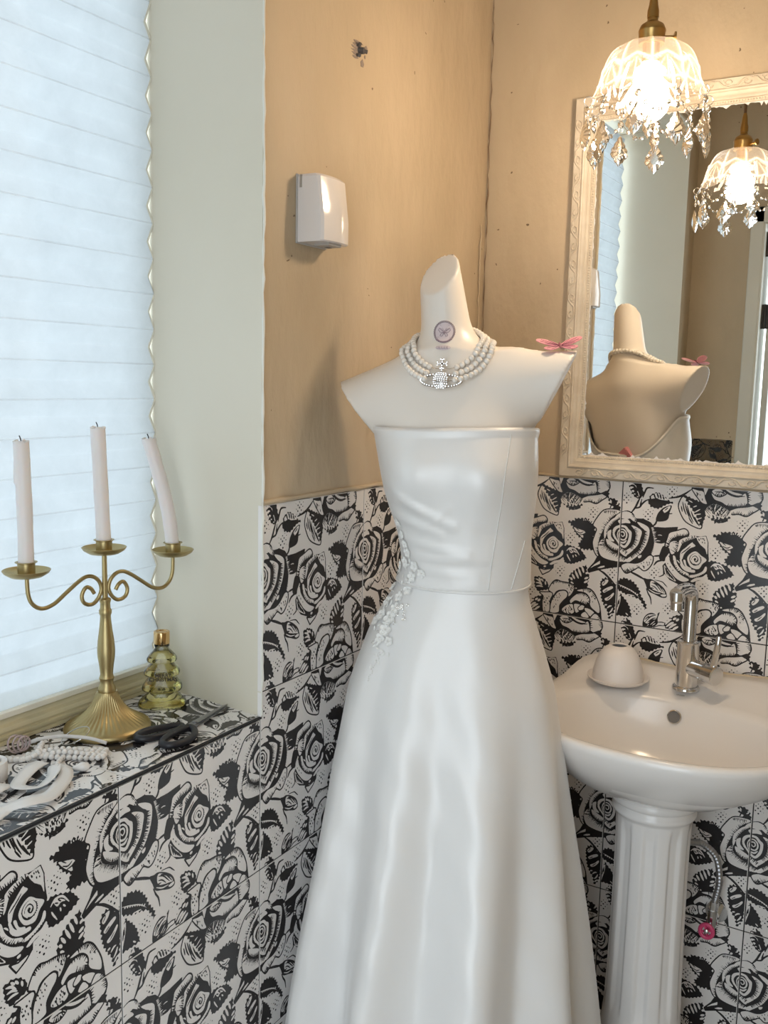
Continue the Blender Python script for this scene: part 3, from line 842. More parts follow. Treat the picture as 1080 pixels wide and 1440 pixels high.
me = bpy.data.meshes.new('body'); me.from_pydata(V.tolist(), [], F.tolist()); me.update(); me.shade_smooth()
body = obj('body', me, m_form, form)
sm_ = body.modifiers.new('relax', 'SMOOTH'); sm_.factor = .5; sm_.iterations = 2
obj('pole', lathe([(.014, .03), (.014, .95)], 16), mat('stand_metal', (.7, .7, .7), .25, 1.0), form)
obj('base_plate', lathe([(.16, .0), (.16, .006), (.15, .012), (.02, .018), (.018, .03)], 40), mat('stand_metal', (.7, .7, .7), .25, 1.0), form)
def front_d(s, z, off=0.0, fn=sdf):
    """depth of the front skin at lateral s, height z"""
    lo, hi = -.20, 0.0
    for d in np.arange(-.20, .1, .002):
        if fn(np.array(s), np.array(d), np.array(z)) < off: return float(d)
    return 0.0

# --- dress surface
ridges = [(-180, 0), (-160, 1), (-140, -.6), (-118, .9), (-98, -.3), (-76, -.5), (-47, 1.0), (-36, -.8), (-17, .75), (1, -.9), (22, .95), (46, -.9), (66, .35), (84, -.5), (105, .9), (130, -.8), (152, .8), (180, 0)]
_rx = [a for a, b in ridges]; _ry = [b for a, b in ridges]
def fold(phi):
    """phi: degrees from the front (+ to the right)"""
    i = np.searchsorted(_rx, phi)-1; i = max(0, min(len(_rx)-2, i)); t = (phi-_rx[i])/(_rx[i+1]-_rx[i]); t = t*t*(3-2*t)
    return _ry[i]*(1-t)+_ry[i+1]*t
WR = [(-.075, 1.215, .02, 1.172, .0034, .0065), (-.085, 1.185, .0, 1.160, .0030, .006), (-.03, 1.160, .015, 1.205, .0016, .004), (-.06, 1.145, .045, 1.128, .0026, .006), (-.04, 1.118, .075, 1.122, .0024, .007), (-.03, 1.10, .06, 1.092, .0020, .006), (.06, 1.165, .10, 1.155, -.0016, .006), (-.09, 1.235, -.03, 1.195, .0026, .006), (.02, 1.08, .10, 1.083, .0014, .006)]
def wrinkle(s, z):
    r = 0.0
    for s0, z0, s1, z1, a, wd in WR:
        dx, dz = s1-s0, z1-z0; t = ((s-s0)*dx+(z-z0)*dz)/(dx*dx+dz*dz); tc = min(1, max(0, t))
        e = math.hypot(s-s0-tc*dx, z-z0-tc*dz); r += a*math.exp(-(e/wd)**2)*(1-abs(tc-.45)*.9)
    return r*1.7
def dress_pt(phi, z, off=0.0):
    """phi degrees from front; local (s, d, z)"""
    c, w, f, b = (float(v) for v in sec(min(max(z, 0), 1.44)))
    t = math.radians(phi); n = 2.25
    ss, cc = math.sin(t), math.cos(t)
    dep = f if cc > 0 else b
    k = (abs(ss)**n+abs(cc)**n)**(-1/n)
    s = ss*k*w; d = -cc*k*dep
    amp = .040*sm(1.0, .2, z)+.004*sm(1.045, .95, z)
    if z < 1.066:
        fo = fold(phi+4*math.sin(z*5)*sm(1.0, .3, z)); lat = 1+amp*fo/max(w, .1)
        s *= lat; d *= lat
        d -= .0022*math.sin(s*60+z*25)*math.sin(z*31+s*20)*sm(1.05, .8, z)
    else:
        if cc > 0: d -= float(bust(s+c, z))+wrinkle(s+c, z)
    l = math.hypot(s, d)+1e-9; s += off*s/l; d += off*d/l
    return Vector((s+c, d, z))
def clampw(p):
    """keep the cloth off the left wall"""
    q = N0+LAT*p[0]+BACK*p[1]
    if q.x < .016:
        e = (.016-q.x); q.x = .016-.0*e
        q.y -= e*.55
        return Vector(((q-N0).dot(LAT), (q-N0).dot(BACK), p[2]))
    return p
def satin():
    m = bpy.data.materials.new('ivory_satin'); m.use_nodes = True
    b = m.node_tree.nodes['Principled BSDF']
    b.inputs['Base Color'].default_value = (.83, .815, .795, 1); b.inputs['Roughness'].default_value = .36; b.inputs['Specular IOR Level'].default_value = .85
    b.inputs['Sheen Weight'].default_value = .25; b.inputs['Sheen Roughness'].default_value = .4
    n, l = m.node_tree.nodes, m.node_tree.links
    tc = n.new('ShaderNodeTexCoord'); nz = n.new('ShaderNodeTexNoise'); nz.inputs['Scale'].default_value = 7; nz.inputs['Detail'].default_value = 3
    mp = n.new('ShaderNodeMapping'); mp.inputs['Scale'].default_value = (1.6, 1.6, .55); l.new(tc.outputs['Object'], mp.inputs['Vector']); l.new(mp.outputs['Vector'], nz.inputs['Vector'])
    bp = n.new('ShaderNodeBump'); bp.inputs['Strength'].default_value = .35; bp.inputs['Distance'].default_value = .006; l.new(nz.outputs['Fac'], bp.inputs['Height']); l.new(bp.outputs['Normal'], b.inputs['Normal'])
    MATS['ivory_satin'] = m; return m
m_satin = satin()
dress = thing('wedding_dress', 'ivory strapless satin wedding dress with flared skirt on the dress form', 'dress', (N0.x, N0.y, 0), (0, 0, PHI))
NPH = 180
WAIST = 1.070
def waist_z(phi): return WAIST-.002*math.cos(math.radians(phi))
rings = []
for z in np.r_[np.linspace(.012, .95, 70), np.linspace(.96, 1.0, 8)]:
    rings.append([clampw(dress_pt(-180+360*i/NPH, z)) for i in range(NPH)])
for t in np.linspace(.12, 1, 10):
    rings.append([dress_pt(ph, 1.0+(waist_z(ph)+.002-1.0)*t) for ph in (-180+360*i/NPH for i in range(NPH))])
sk = obj('skirt', loft(rings)+(180,), m_satin, dress)
sk.modifiers.new('thickness', 'SOLIDIFY').thickness = .0018
sk.modifiers['thickness'].offset = -1
def top_z(phi):
    a = abs(phi); return 1.3235+.003*math.sin(math.radians(phi*2))-.098*sm(95, 160, a)
rings = []
for t in np.linspace(0, 1, 46):
    rings.append([dress_pt(ph, waist_z(ph)+(top_z(ph)-waist_z(ph))*t, .0015+(.003 if t > .97 else 0)) for ph in (-180+360*i/NPH for i in range(NPH))])
bd = obj('bodice', loft(rings)+(180,), m_satin, dress)
s_ = bd.modifiers.new('thickness', 'SOLIDIFY'); s_.thickness = .0022; s_.offset = 1
def on_dress(s, z, off=.0012):
    """front point of the dress at lateral s, height z"""
    lo, hi = -89.0, 89.0
    for _ in range(30):
        m = (lo+hi)/2
        if dress_pt(m, z)[0] < s: lo = m
        else: hi = m
    return dress_pt(m, z, off+(.0037 if z > WAIST else 0))
def strip_on(P, r, off=.001): return tube([on_dress(s, z, off) for s, z in P], r, 6)
m_seam = mat('seam_satin', (.70, .69, .66), .4)
rim_ = [dress_pt(ph, top_z(ph), .0045) for ph in (-180+360*i/NPH for i in range(NPH))]
obj('neckline_edge', tube(rim_, .0013, 6, closed=True), m_satin, dress)
obj('waist_seam', tube([dress_pt(ph, waist_z(ph), .0030) for ph in (-180+360*i/NPH for i in range(NPH))], .0021, 6, closed=True), m_satin, dress)
def pxline(P, n=6):                 # helper: smooth polyline in (s, z)
    return [(p.x, p.y) for p in crom([Vector((a, b, 0)) for a, b in P], n)]
for L_ in ([(.098, 1.3195), (.095, 1.27), (.091, 1.22), (.084, 1.17), (.078, 1.118), (.074, 1.068)], [(.123, 1.148), (.114, 1.105), (.106, 1.068)]):
    obj('seam', strip_on(pxline(L_), .0008, .0006), m_seam, dress)
# lace applique: petalled flowers, leaves, sequins and beads running from the waist over the left hip
m_lace = mat('lace_thread', (.86, .85, .82), .55); m_bead = mat('pearl_bead', (.86, .84, .80), .22, spec=.7); m_seq = mat('clear_sequin', (.92, .90, .86), .12, .35)
def place(name, me, m, s, z, sc=1.0, ang=0.0, off=.0016):
    p = on_dress(s, z, off); q = on_dress(s+.004, z, off)-p; r_ = on_dress(s, z+.004, off)-p
    nrm = q.cross(r_); nrm = nrm.normalized() if nrm.length > 1e-9 else Vector((0, -1, 0))
    if nrm.y > 0: nrm = -nrm
    x = q.normalized(); y = nrm.cross(x)
    M = Matrix((x, y, nrm)).transposed().to_4x4() @ Matrix.Rotation(ang, 4, 'Z') @ Matrix.Scale(sc, 4); M.translation = p
    o = obj(name, me, m, dress); o.matrix_local = M; return o
def petals(n, R, wd):
    parts = []
    for k in range(n):
        a = 2*PI*k/n; pts = []
        for t in np.linspace(0, 2*PI, 12)[:-1]:
            rr = R*.55+R*.45*math.cos(t); ww = wd*math.sin(t)
            pts.append((rr*math.cos(a)-ww*math.sin(a), rr*math.sin(a)+ww*math.cos(a), .0006+.0014*(rr/R)))
        c = (R*.5*math.cos(a), R*.5*math.sin(a), -.0002); m = len(pts)
        parts.append((pts+[c], [(i, (i+1) % m, m) for i in range(m)]))
        parts.append(tube([Vector(p) for p in pts], .00035, 4, closed=True))
    return join(*parts)
fl_me = mesh('lace_flower', *petals(5, .0105, .0042)); lf_me = mesh('lace_leaf', *petals(1, .014, .0030)); sq_me = mesh('sequin', *torus(.0015, .0007, 10, 5)); bd_me = mesh('lace_bead', *sphere(.0013, 8, 6), 179)
rnd = random.Random(11)
LF = [(-.070, 1.169, .6), (-.064, 1.150, .7), (-.058, 1.136, .8), (-.053, 1.122, .8), (-.058, 1.105, .9), (-.040, 1.102, .9), (-.028, 1.093, .8), (-.044, 1.084, .9), (-.070, 1.094, .8), (-.080, 1.078, .8), (-.053, 1.062, .9), (-.086, 1.056, .9), (-.068, 1.048, .9), (-.092, 1.034, 1.0), (-.072, 1.030, 1.0), (-.098, 1.014, 1.1), (-.080, 1.014, 1.2), (-.108, 1.003, 1.0), (-.086, .996, 1.1), (-.094, .982, .9), (-.078, .980, .8)]
for s, z, k in LF:
    place('lace_flower', fl_me, m_lace, s, z, k, rnd.uniform(0, 6)); place('lace_bead', bd_me, m_bead, s, z, 1.2, 0, .003)
for k in range(80):
    t = rnd.random(); z = 1.175-.235*t; s = float(np.interp(z, [.94, .96, .99, 1.02, 1.05, 1.08, 1.10, 1.13, 1.175], [-.104, -.093, -.092, -.090, -.078, -.062, -.056, -.062, -.072]))+rnd.gauss(0, .011)*(1.1-abs(t-.5)*1.5)
    place('lace_leaf', lf_me, m_lace, s, z, rnd.uniform(.35, .75), rnd.uniform(0, 6.28), .0012)
for k in range(26):
    s, z, _ = rnd.choice(LF[8:]); place('sequin', sq_me, m_seq, s+rnd.gauss(0, .008), z+rnd.gauss(0, .009), rnd.uniform(.8, 1.3), 0, .0026)
for k in range(9):
    place('sequin', sq_me, m_seq, -.062+rnd.gauss(0, .005), 1.034+rnd.gauss(0, .006), 1.35, 0, .0032)
for k in range(16):
    place('lace_bead', bd_me, m_bead, -.092-.0012*k+rnd.gauss(0, .0015), .960-.0030*k, .8, 0, .0016)
# pink binder clip holding the dress at the back
cl = tag(obj('binder_clip', None), 'pink binder clip pinching the dress at the back of the form', 'clip')
p = dress_pt(168, top_z(168)); pw = N0+LAT*p[0]+BACK*p[1]; pw.z = p[2]
cl.location = pw; cl.rotation_euler = (0, .9, PHI)
obj('clip_body', join(xf(box(-.016, .016, .0035, .0050, -.014, .012, .0006), Matrix.Rotation(-.2, 4, 'X')), xf(box(-.016, .016, -.0050, -.0035, -.014, .012, .0006), Matrix.Rotation(.2, 4, 'X')), box(-.016, .016, -.006, .006, .0115, .0135, .0005)), mat('pink_enamel', (.70, .28, .30), .3), cl)
for sg in (1, -1):
    obj('clip_arm', tube(crom([(-.006, sg*.006, -.012), (-.008, sg*.012, -.028), (0, sg*.015, -.036), (.008, sg*.012, -.028), (.006, sg*.006, -.012)], 5), .0009, 6), mat('clip_wire', (.75, .72, .68), .25, 1.0), cl)
# butterfly clip on the shoulder
bf = thing('butterfly_clip', 'small pink translucent butterfly clip perched on the shoulder of the dress form', 'butterfly clip')
bl_ = Vector((.166, .0, 1.459)); bf.location = N0+LAT*bl_.x+BACK*bl_.y+Vector((0, 0, bl_.z-.004)); bf.rotation_euler = (.42, -.08, PHI+.15); bf.scale = (1.25, 1.25, 1.25)
m_wing = mat('pink_wing', (.78, .28, .38), .3); m_wing.node_tree.nodes['Principled BSDF'].inputs['Transmission Weight'].default_value = .25
up = [(0, 0), (.006, .010), (.016, .017), (.027, .017), (.029, .010), (.022, .003), (.012, -.001)]; dn = [(0, 0), (.010, -.002), (.019, -.004), (.021, -.010), (.014, -.014), (.006, -.010)]
for sg in (1, -1):
    for o_, til in ((up, .16), (dn, .08)):
        pts = [(p.x, p.y) for p in crom([Vector((a, b, 0)) for a, b in o_], 4, True)]
        V, F = plate([(sg*a, b) for a, b in pts], -.0004, .0004)
        if sg < 0: F = flip(F)
        o = obj('wing', (V, F), m_wing, bf); o.rotation_euler = (0, -sg*til, 0)
        vein = [tube([(0, 0, .0006), (sg*a*.85, b*.85, .0006)], .0003, 4) for a, b in o_[2:-1]]
        obj('wing_veins', join(*vein), mat('dark_vein', (.25, .06, .10), .5), o)
obj('butterfly_body', sphere(.0022, 10, 8, (0, 0, .0008), (.8, 5, .8))+(179,), mat('dark_vein', (.25, .06, .10), .5), bf)

# stamp on the neck: round butterfly emblem over a small lettered bar
m_lil = mat('lilac_ink', (.68, .585, .60), .5); m_pur = mat('purple_ink', (.30, .22, .26), .5)
def on_neck(a, b, cs=-.0140, cz=1.4735, off=.0006): 
    s, z = cs+a, cz+b; return Vector((s, front_d(s, z)-off, z))
_nc = {}
def neckp(a, b, off):
    k = (round(a/.0006), round(b/.0006))
    if k not in _nc:
        s, z = -.0150+a, 1.4735+b; lo, hi = -.12, 0.0
        for _ in range(22):
            m = (lo+hi)/2
            if sdf(np.array(s), np.array(m), np.array(z)) < 0: hi = m
            else: lo = m
        _nc[k] = lo
    return Vector((-.0150+a, _nc[k]-off, 1.4735+b))
def disc(cx, cz, rx, rz, off, n=24, rr=4):
    V = [neckp(cx, cz, off)]; F = []
    for j in range(1, rr+1):
        for i in range(n):
            t = 2*PI*i/n; V.append(neckp(cx+rx*j/rr*math.cos(t), cz+rz*j/rr*math.sin(t), off))
    F += [(0, 1+i, 1+(i+1) % n) for i in range(n)]
    for j in range(rr-1):
        a = 1+j*n; F += [(a+i, a+n+i, a+n+(i+1) % n, a+(i+1) % n) for i in range(n)]
    return V, F
emb = obj('neck_stamp', disc(0, 0, .0150, .0155, .0009), m_lil, form); emb['label'] = 'lilac butterfly emblem stamped on the neck'
strokes = []; SOFF = .0012
def st(P, r=.00045): strokes.append(tube([neckp(a, b, SOFF) for a, b in P], r, 5))
st([(.0150*math.cos(t), .0155*math.sin(t)) for t in np.linspace(0, 2*PI, 30)], .0005)
for k in range(34):
    t = 2*PI*k/34; a, b = math.cos(t), math.sin(t)
    st([(.0162*a-.0012*b, .0166*b+.0012*a), (.0172*a, .0176*b), (.0162*a+.0012*b, .0166*b-.0012*a)], .0007)
for sg in (-1, 1):
    st([(sg*a, b) for a, b in ((.0006, -.001), (.004, .004), (.0085, .006), (.0095, .003), (.007, -.0005), (.0006, -.001))])
    st([(sg*a, b) for a, b in ((.0006, -.001), (.005, -.003), (.0062, -.006), (.0035, -.0075), (.0006, -.002))])
    st([(sg*.001, 0), (sg*.007, .004)], .0003); st([(sg*.001, .002), (sg*.003, .006)], .0003)
    for a, b in ((.0065, .0105), (.0095, -.0085)): st([(sg*a, b), (sg*a+.0003, b)], .0009)
st([(0, .002), (0, -.004)], .0007)
st([(-.012, -.0125), (-.006, -.0150), (0, -.0158), (.006, -.0150), (.013, -.0115)], .0010)
obj('stamp_lines', join(*strokes), m_pur, emb)
bar = disc(.0012, -.0252, .0125, .0040, .0016, 20, 3); bo = obj('stamp_bar', bar, m_lil, form)
strokes = []; x_ = -.0085; SOFF = .0019
for k in range(9):
    st([(x_, -.0275), (x_+.0004, -.0232), (x_+.0014, -.0250), (x_+.0016, -.0270)] if k % 2 else [(x_, -.0232), (x_, -.0272), (x_+.0014, -.0270)], .0003); x_ += .0021
obj('stamp_bar_lines', join(*strokes), m_pur, bo)

# --- pearl choker with rhinestone orb
m_pearl = mat('pearl', (.83, .79, .73), .18, spec=.7); m_pearl.node_tree.nodes['Principled BSDF'].inputs['Coat Weight'].default_value = .5
m_stone = mat('rhinestone', (.86, .85, .84), .08, .75); m_silver = mat('silver_setting', (.66, .64, .62), .22, 1.0)
neckl = thing('pearl_choker', 'triple strand pearl choker with rhinestone orb pendant around the mannequin neck', 'necklace', (N0.x, N0.y, 0), (0, 0, PHI))
pr_ = .0047
pe_me = mesh('pearl', *sphere(pr_, 14, 10), 179)
def strand_pt(a, i):
    """a: radians round the neck, -pi/2 = front; a tilted loop resting on the skin"""
    r = (.0495, .0600, .0705)[i]; fr = max(0, -math.sin(a))
    s = -.010+r*math.cos(a); d = -.010+(r*1.02+.004*fr)*math.sin(a); z = 1.447+.60*(d+.010)-.003*i
    for _ in range(60):
        v = float(sdf(np.array(s), np.array(d), np.array(z)))
        if v >= pr_*.9: break
        e = .001; g = Vector(((float(sdf(np.array(s+e), np.array(d), np.array(z)))-v), (float(sdf(np.array(s), np.array(d+e), np.array(z)))-v), (float(sdf(np.array(s), np.array(d), np.array(z+e)))-v)))
        g = g.normalized()*max(.0008, (pr_-v)*.7); s += g.x; d += g.y; z += g.z
    return Vector((s, d, z))
for i in range(3):
    P = [strand_pt(a, i) for a in np.linspace(-PI/2, 1.5*PI, 160)]
    for _ in range(3): P = [(P[k-1]+P[k]*2+P[(k+1) % 160])/4 for k in range(160)]
    L_ = np.r_[0, np.cumsum([(P[k+1]-P[k]).length for k in range(159)])]
    for q in np.arange(.022, L_[-1]-.022, pr_*2.02):
        obj('pearl', pe_me, m_pearl, neckl, Vector([float(np.interp(q, L_, [p[c] for p in P])) for c in range(3)]))
    obj('string', tube(P, .0006, 5), m_silver, neckl)
pc = strand_pt(-PI/2-.06, 2); pc = Vector((-.010, front_d(-.010, 1.397)-.0175, 1.397))
orb = obj('orb_pendant', None, None, neckl, pc, (-.30, 0, 0), (1.30, 1.1, 1.30)); 
E2 = lambda t, a, b: (a*math.cos(t), 0, b*math.sin(t))
st_me = mesh('rhinestone', *sphere(.00155, 6, 4))
obj('orbit_ring', tube([E2(t, .0245, .0078) for t in np.linspace(0, 2*PI, 41)[:-1]], .0016, 6, closed=True), m_silver, orb)
def stones(P): 
    return join(*[sphere(.0014, 6, 4, (x, y-.0016, z)) for x, y, z in P])
obj('orbit_stones', stones([E2(t, .0245, .0078) for t in np.linspace(0, 2*PI, 39)[:-1]]), m_stone, orb)
obj('orb', sphere(.0088, 16, 12, (0, .001, 0), (1, .6, 1.22))+(179,), m_silver, orb)
P = []
for zz_ in np.arange(-.0095, .0100, .0026):
    hw = .0088*math.sqrt(max(0, 1-(zz_/.0108)**2))
    for xx in np.arange(-hw, hw+.0001, .0026): P.append((xx, .001-.0053*math.sqrt(max(0, 1-(xx/.0092)**2-(zz_/.0112)**2))+.0010, zz_))
obj('orb_stones', stones(P), m_stone, orb)
cr = [(0, 0, .0125), (0, 0, .0150)]+[(r_*math.cos(a+k*PI/2), 0, .0205+r_*math.sin(a+k*PI/2)) for k in range(4) for r_, a in ((.0022, 0), (.0048, 0), (.0060, .32), (.0060, -.32))]
obj('cross_stones', stones(cr), m_stone, orb)
obj('cross', join(box(-.0012, .0012, -.0005, .0012, .0095, .0260), box(-.0060, .0060, -.0005, .0012, .0193, .0217)), m_silver, orb)

# ------------------------------------------------------------------ pendant lamp
LX, LY = .452, -.386
m_brass = mat('antique_brass', (.42, .27, .10), .30, 1.0)
lamp = thing('pendant_lamp', 'pressed glass pendant lamp with brass socket and hanging crystal drops above the basin', 'lamp', (LX, LY, 0))
obj('ceiling_rose', lathe([(.045, CEIL-.022), (.045, CEIL-.006), (.040, CEIL-.0005)], 32), m_brass, lamp)
obj('cord', tube([(0, 0, CEIL-.015), (0, 0, 1.985)], .0032, 10), mat('lamp_cord', (.16, .10, .06), .6), lamp)
obj('cord_grip', lathe([(.0090, 1.958), (.0088, 1.968), (.0070, 1.976), (.0055, 1.990), (.0036, 1.998)], 20)+(40,), m_brass, lamp)
sock = obj('socket', lathe([(.0195, 1.9195), (.0200, 1.922), (.0200, 1.936), (.0208, 1.9375), (.0205, 1.940), (.0175, 1.947), (.0115, 1.951), (.0085, 1.953), (.0075, 1.959)], 32)+(40,), m_brass, lamp)
kd = Vector((math.cos(.45), math.sin(.45), 0))
obj('switch_key', join(tube([kd*.019+Vector((0, 0, 1.930)), kd*.034+Vector((0, 0, 1.930))], .0026, 10), tube([kd*.034+Vector((0, 0, 1.931)), kd*.0365+Vector((0, 0, 1.931))], .0068, 14)), m_brass, sock)
# pressed glass shade: twelve scalloped panels with fan cuts
NPAN = 10
prof = [(.020, 1.9205), (.030, 1.9200), (.044, 1.9165), (.055, 1.9095), (.063, 1.9000), (.0685, 1.889), (.072, 1.879), (.075, 1.869), (.078, 1.858), (.082, 1.847), (.087, 1.838), (.091, 1.831)]
pp = crom([Vector((r, 0, z)) for r, z in prof], 5)
NS = NPAN*22
V = []; ridge = []
for j, p in enumerate(pp):
    for i in range(NS):
        t = 2*PI*i/NS; u = (t*NPAN/(2*PI)) % 1.0-.5; a = abs(u)*2
        r, z = p.x, p.z; k = 0.0
        edge = math.exp(-((1-a)/.10)**2); k = max(k, edge*sm(1.92, 1.90, z)); dr = .0022*edge
        dr -= .0030*sm(.4, 1, a)*sm(1.90, 1.86, z)*0
        # fan of cuts: apex at the panel middle near z=1.880
        zz_ = 1.884-.010*a; x_ = u*2*PI*r/NPAN; dz_ = z-1.884
        band = math.exp(-((z-(1.888-.010*a))/.0022)**2); k = max(k, band); dr += .0016*band
        if dz_ < 0:
            ang = math.atan2(x_, -dz_); f_ = .5+.5*math.cos(ang*11); env = sm(0, .006, -dz_)*sm(-.044, -.036, dz_)
            dr += .0022*(f_-.5)*env; k = max(k, .75*env*sm(.80, .98, f_))
        base = math.exp(-((z-(1.848+.006*a))/.0016)**2); k = max(k, base); dr += .0012*base
        if j > len(pp)-14: 
            q = (j-(len(pp)-14))/13; z += .007*(a**2)*q*1.0; dr -= .004*(a**2)*q
        if j == len(pp)-1: k = 1
        V.append(((r+dr)*math.cos(t), (r+dr)*math.sin(t), z)); ridge.append(k)
F = []
for j in range(len(pp)-1):
    for i in range(NS):
        n2 = (i+1) % NS; F.append((j*NS+i, (j+1)*NS+i, (j+1)*NS+n2, j*NS+n2))
sm_me = mesh('shade', V, F, 179)
at_ = sm_me.attributes.new('ridge', 'FLOAT', 'POINT'); at_.data.foreach_set('value', ridge)
gm = bpy.data.materials.new('pressed_glass'); gm.use_nodes = True; n_, l_ = gm.node_tree.nodes, gm.node_tree.links; n_.remove(n_['Principled BSDF'])
tr = n_.new('ShaderNodeBsdfTransparent'); tr.inputs['Color'].default_value = (.97, .95, .93, 1)
gs = n_.new('ShaderNodeBsdfGlossy'); gs.inputs['Roughness'].default_value = .06; gs.inputs['Color'].default_value = (1, .98, .96, 1)
tlc = n_.new('ShaderNodeBsdfTranslucent'); tlc.inputs['Color'].default_value = (.95, .86, .80, 1)
fr = n_.new('ShaderNodeLayerWeight'); fr.inputs['Blend'].default_value = .25
ml = n_.new('ShaderNodeMath'); ml.operation = 'MULTIPLY_ADD'; ml.inputs[1].default_value = .30; ml.inputs[2].default_value = .06; l_.new(fr.outputs['Facing'], ml.inputs[0])
m1 = n_.new('ShaderNodeMixShader'); l_.new(ml.outputs[0], m1.inputs[0]); l_.new(tr.outputs[0], m1.inputs[1]); l_.new(gs.outputs[0], m1.inputs[2])
at_n = n_.new('ShaderNodeAttribute'); at_n.attribute_name = 'ridge'
ma = n_.new('ShaderNodeMath'); ma.operation = 'MULTIPLY_ADD'; ma.inputs[1].default_value = .07; ma.inputs[2].default_value = .020; l_.new(at_n.outputs['Fac'], ma.inputs[0])
m2 = n_.new('ShaderNodeMixShader'); l_.new(ma.outputs[0], m2.inputs[0]); l_.new(m1.outputs[0], m2.inputs[1]); l_.new(tlc.outputs[0], m2.inputs[2]); l_.new(m2.outputs[0], n_['Material Output'].inputs['Surface'])
shade = obj('shade', sm_me, gm, lamp)
# frosted bulb: the lamp's own light
em = bpy.data.materials.new('lit_bulb'); em.use_nodes = True; n_, l_ = em.node_tree.nodes, em.node_tree.links; n_.remove(n_['Principled BSDF'])
e_ = n_.new('ShaderNodeEmission'); e_.inputs['Color'].default_value = (1.0, .77, .53, 1); e_.inputs['Strength'].default_value = BULB_POWER; l_.new(e_.outputs[0], n_['Material Output'].inputs['Surface'])
obj('bulb', lathe([(.0001, 1.8045), (.011, 1.8058), (.021, 1.811), (.029, 1.820), (.0325, 1.831), (.0325, 1.841), (.029, 1.853), (.022, 1.866), (.016, 1.877), (.0135, 1.885), (.0135, 1.892)], 32)+(179,), em, lamp)
obj('bulb_cap', lathe([(.0130, 1.888), (.0132, 1.902), (.0132, 1.921)], 20), m_brass, lamp)
# crystals
cm = bpy.data.materials.new('cut_crystal'); cm.use_nodes = True; b_ = cm.node_tree.nodes['Principled BSDF']
b_.inputs['Base Color'].default_value = (1, .985, .97, 1); b_.inputs['Roughness'].default_value = .0; b_.inputs['Transmission Weight'].default_value = 1.0; b_.inputs['IOR'].default_value = 1.52
def drop_mesh(sc=1.0):
    half = [(0, 0), (.0030, -.003), (.0042, -.008), (.0080, -.013), (.0085, -.017), (.0125, -.022), (.0118, -.026), (.0135, -.030), (.0108, -.035), (.0085, -.036), (.0060, -.042), (.0035, -.043), (0, -.0485)]
    out = [(x*sc, z*sc) for x, z in half]+[(-x*sc, z*sc) for x, z in half[-2:0:-1]]
    n = len(out); V = []; 
    for x, z in out: V.append((x, .0009*sc, z)); 
    for x, z in out: V.append((x, -.0009*sc, z))
    ctr = -.026*sc
    for sg in (1, -1):
        for x, z in out: V.append((x*.45, sg*.0052*sc, ctr+(z-ctr)*.45))
    F = [(i, (i+1) % n, n+(i+1) % n, n+i) for i in range(n)]
    F += [(2*n+i, 2*n+(i+1) % n, (i+1) % n, i) for i in range(n)]+[(n+i, n+(i+1) % n, 3*n+(i+1) % n, 3*n+i) for i in range(n)]
    F += [tuple(reversed(range(2*n, 3*n))), tuple(range(3*n, 4*n))]
    return V, F
def oct_mesh(r=.0062):
    V = []; n = 8
    for y, k in ((.0028, .5), (0, 1), (-.0028, .5)): V += [(r*k*math.cos(2*PI*i/n+PI/8), y, r*k*math.sin(2*PI*i/n+PI/8)) for i in range(n)]
    F = [tuple(range(n)), tuple(reversed(range(2*n, 3*n)))]
    for j in range(2): F += [(j*n+i, (j+1)*n+i, (j+1)*n+(i+1) % n, j*n+(i+1) % n) for i in range(n)]
    return V, F
dr_me = mesh('crystal_drop', *xf(drop_mesh(1.0), Matrix.Diagonal((1.2, 1.1, 1.02, 1)))); oc_me = mesh('crystal_bead', *oct_mesh()); rg_me = mesh('ring', *torus(.0055, .0005, 16, 5), 179)
m_chr = mat('silver_wire', (.82, .80, .77), .15, 1.0)
rnd = random.Random(21)
rimR = .0915
hooks = []
for k in range(NPAN):
    t = 2*PI*(k+.5)/NPAN+.12; hooks.append(t)
    x, y = rimR*math.cos(t), rimR*math.sin(t)
    obj('ring', rg_me, m_chr, lamp, (x, y, 1.836), (PI/2, 0, t), (1.3, 1.3, 1.3))
    rz = t+PI/2+rnd.uniform(-.5, .5); dz = rnd.uniform(-.004, .004)
    obj('crystal_bead', oc_me, cm, lamp, (x*1.02, y*1.02, 1.8235), (0, 0, rz))
    obj('ring', rg_me, m_chr, lamp, (x*1.02, y*1.02, 1.8145), (PI/2, 0, rz), (.7, .7, .7))
    if k % 2 == 0: obj('crystal_bead', oc_me, cm, lamp, (x*1.02, y*1.02, 1.8065), (0, 0, rz+.4), (.85, .85, .85))
    obj('crystal_drop', dr_me, cm, lamp, (x*1.02, y*1.02, (1.797 if k % 2 == 0 else 1.809)+dz), (rnd.uniform(-.06, .06), rnd.uniform(-.06, .06), rz))
for k in range(0, NPAN):                                   # garlands of octagons between the hooks
    t0 = 2*PI*(k+.5)/NPAN+.12; t1 = t0+2*PI/NPAN
    for q in range(1, 5):
        f_ = q/5; t = t0+(t1-t0)*f_; z = 1.826-.026*math.sin(PI*f_); r_ = rimR*(1-.07*math.sin(PI*f_))
        obj('crystal_bead', oc_me, cm, lamp, (r_*math.cos(t), r_*math.sin(t), z), (rnd.uniform(-.5, .5), rnd.uniform(-.5, .5), t+PI/2), (.62, .62, .62))
    P = [(rimR*(1-.07*math.sin(PI*f_))*math.cos(t0+(t1-t0)*f_), rimR*(1-.07*math.sin(PI*f_))*math.sin(t0+(t1-t0)*f_), 1.826-.026*math.sin(PI*f_)) for f_ in np.linspace(0, 1, 9)]
    obj('garland_wire', tube(P, .0005, 4), m_chr, lamp)
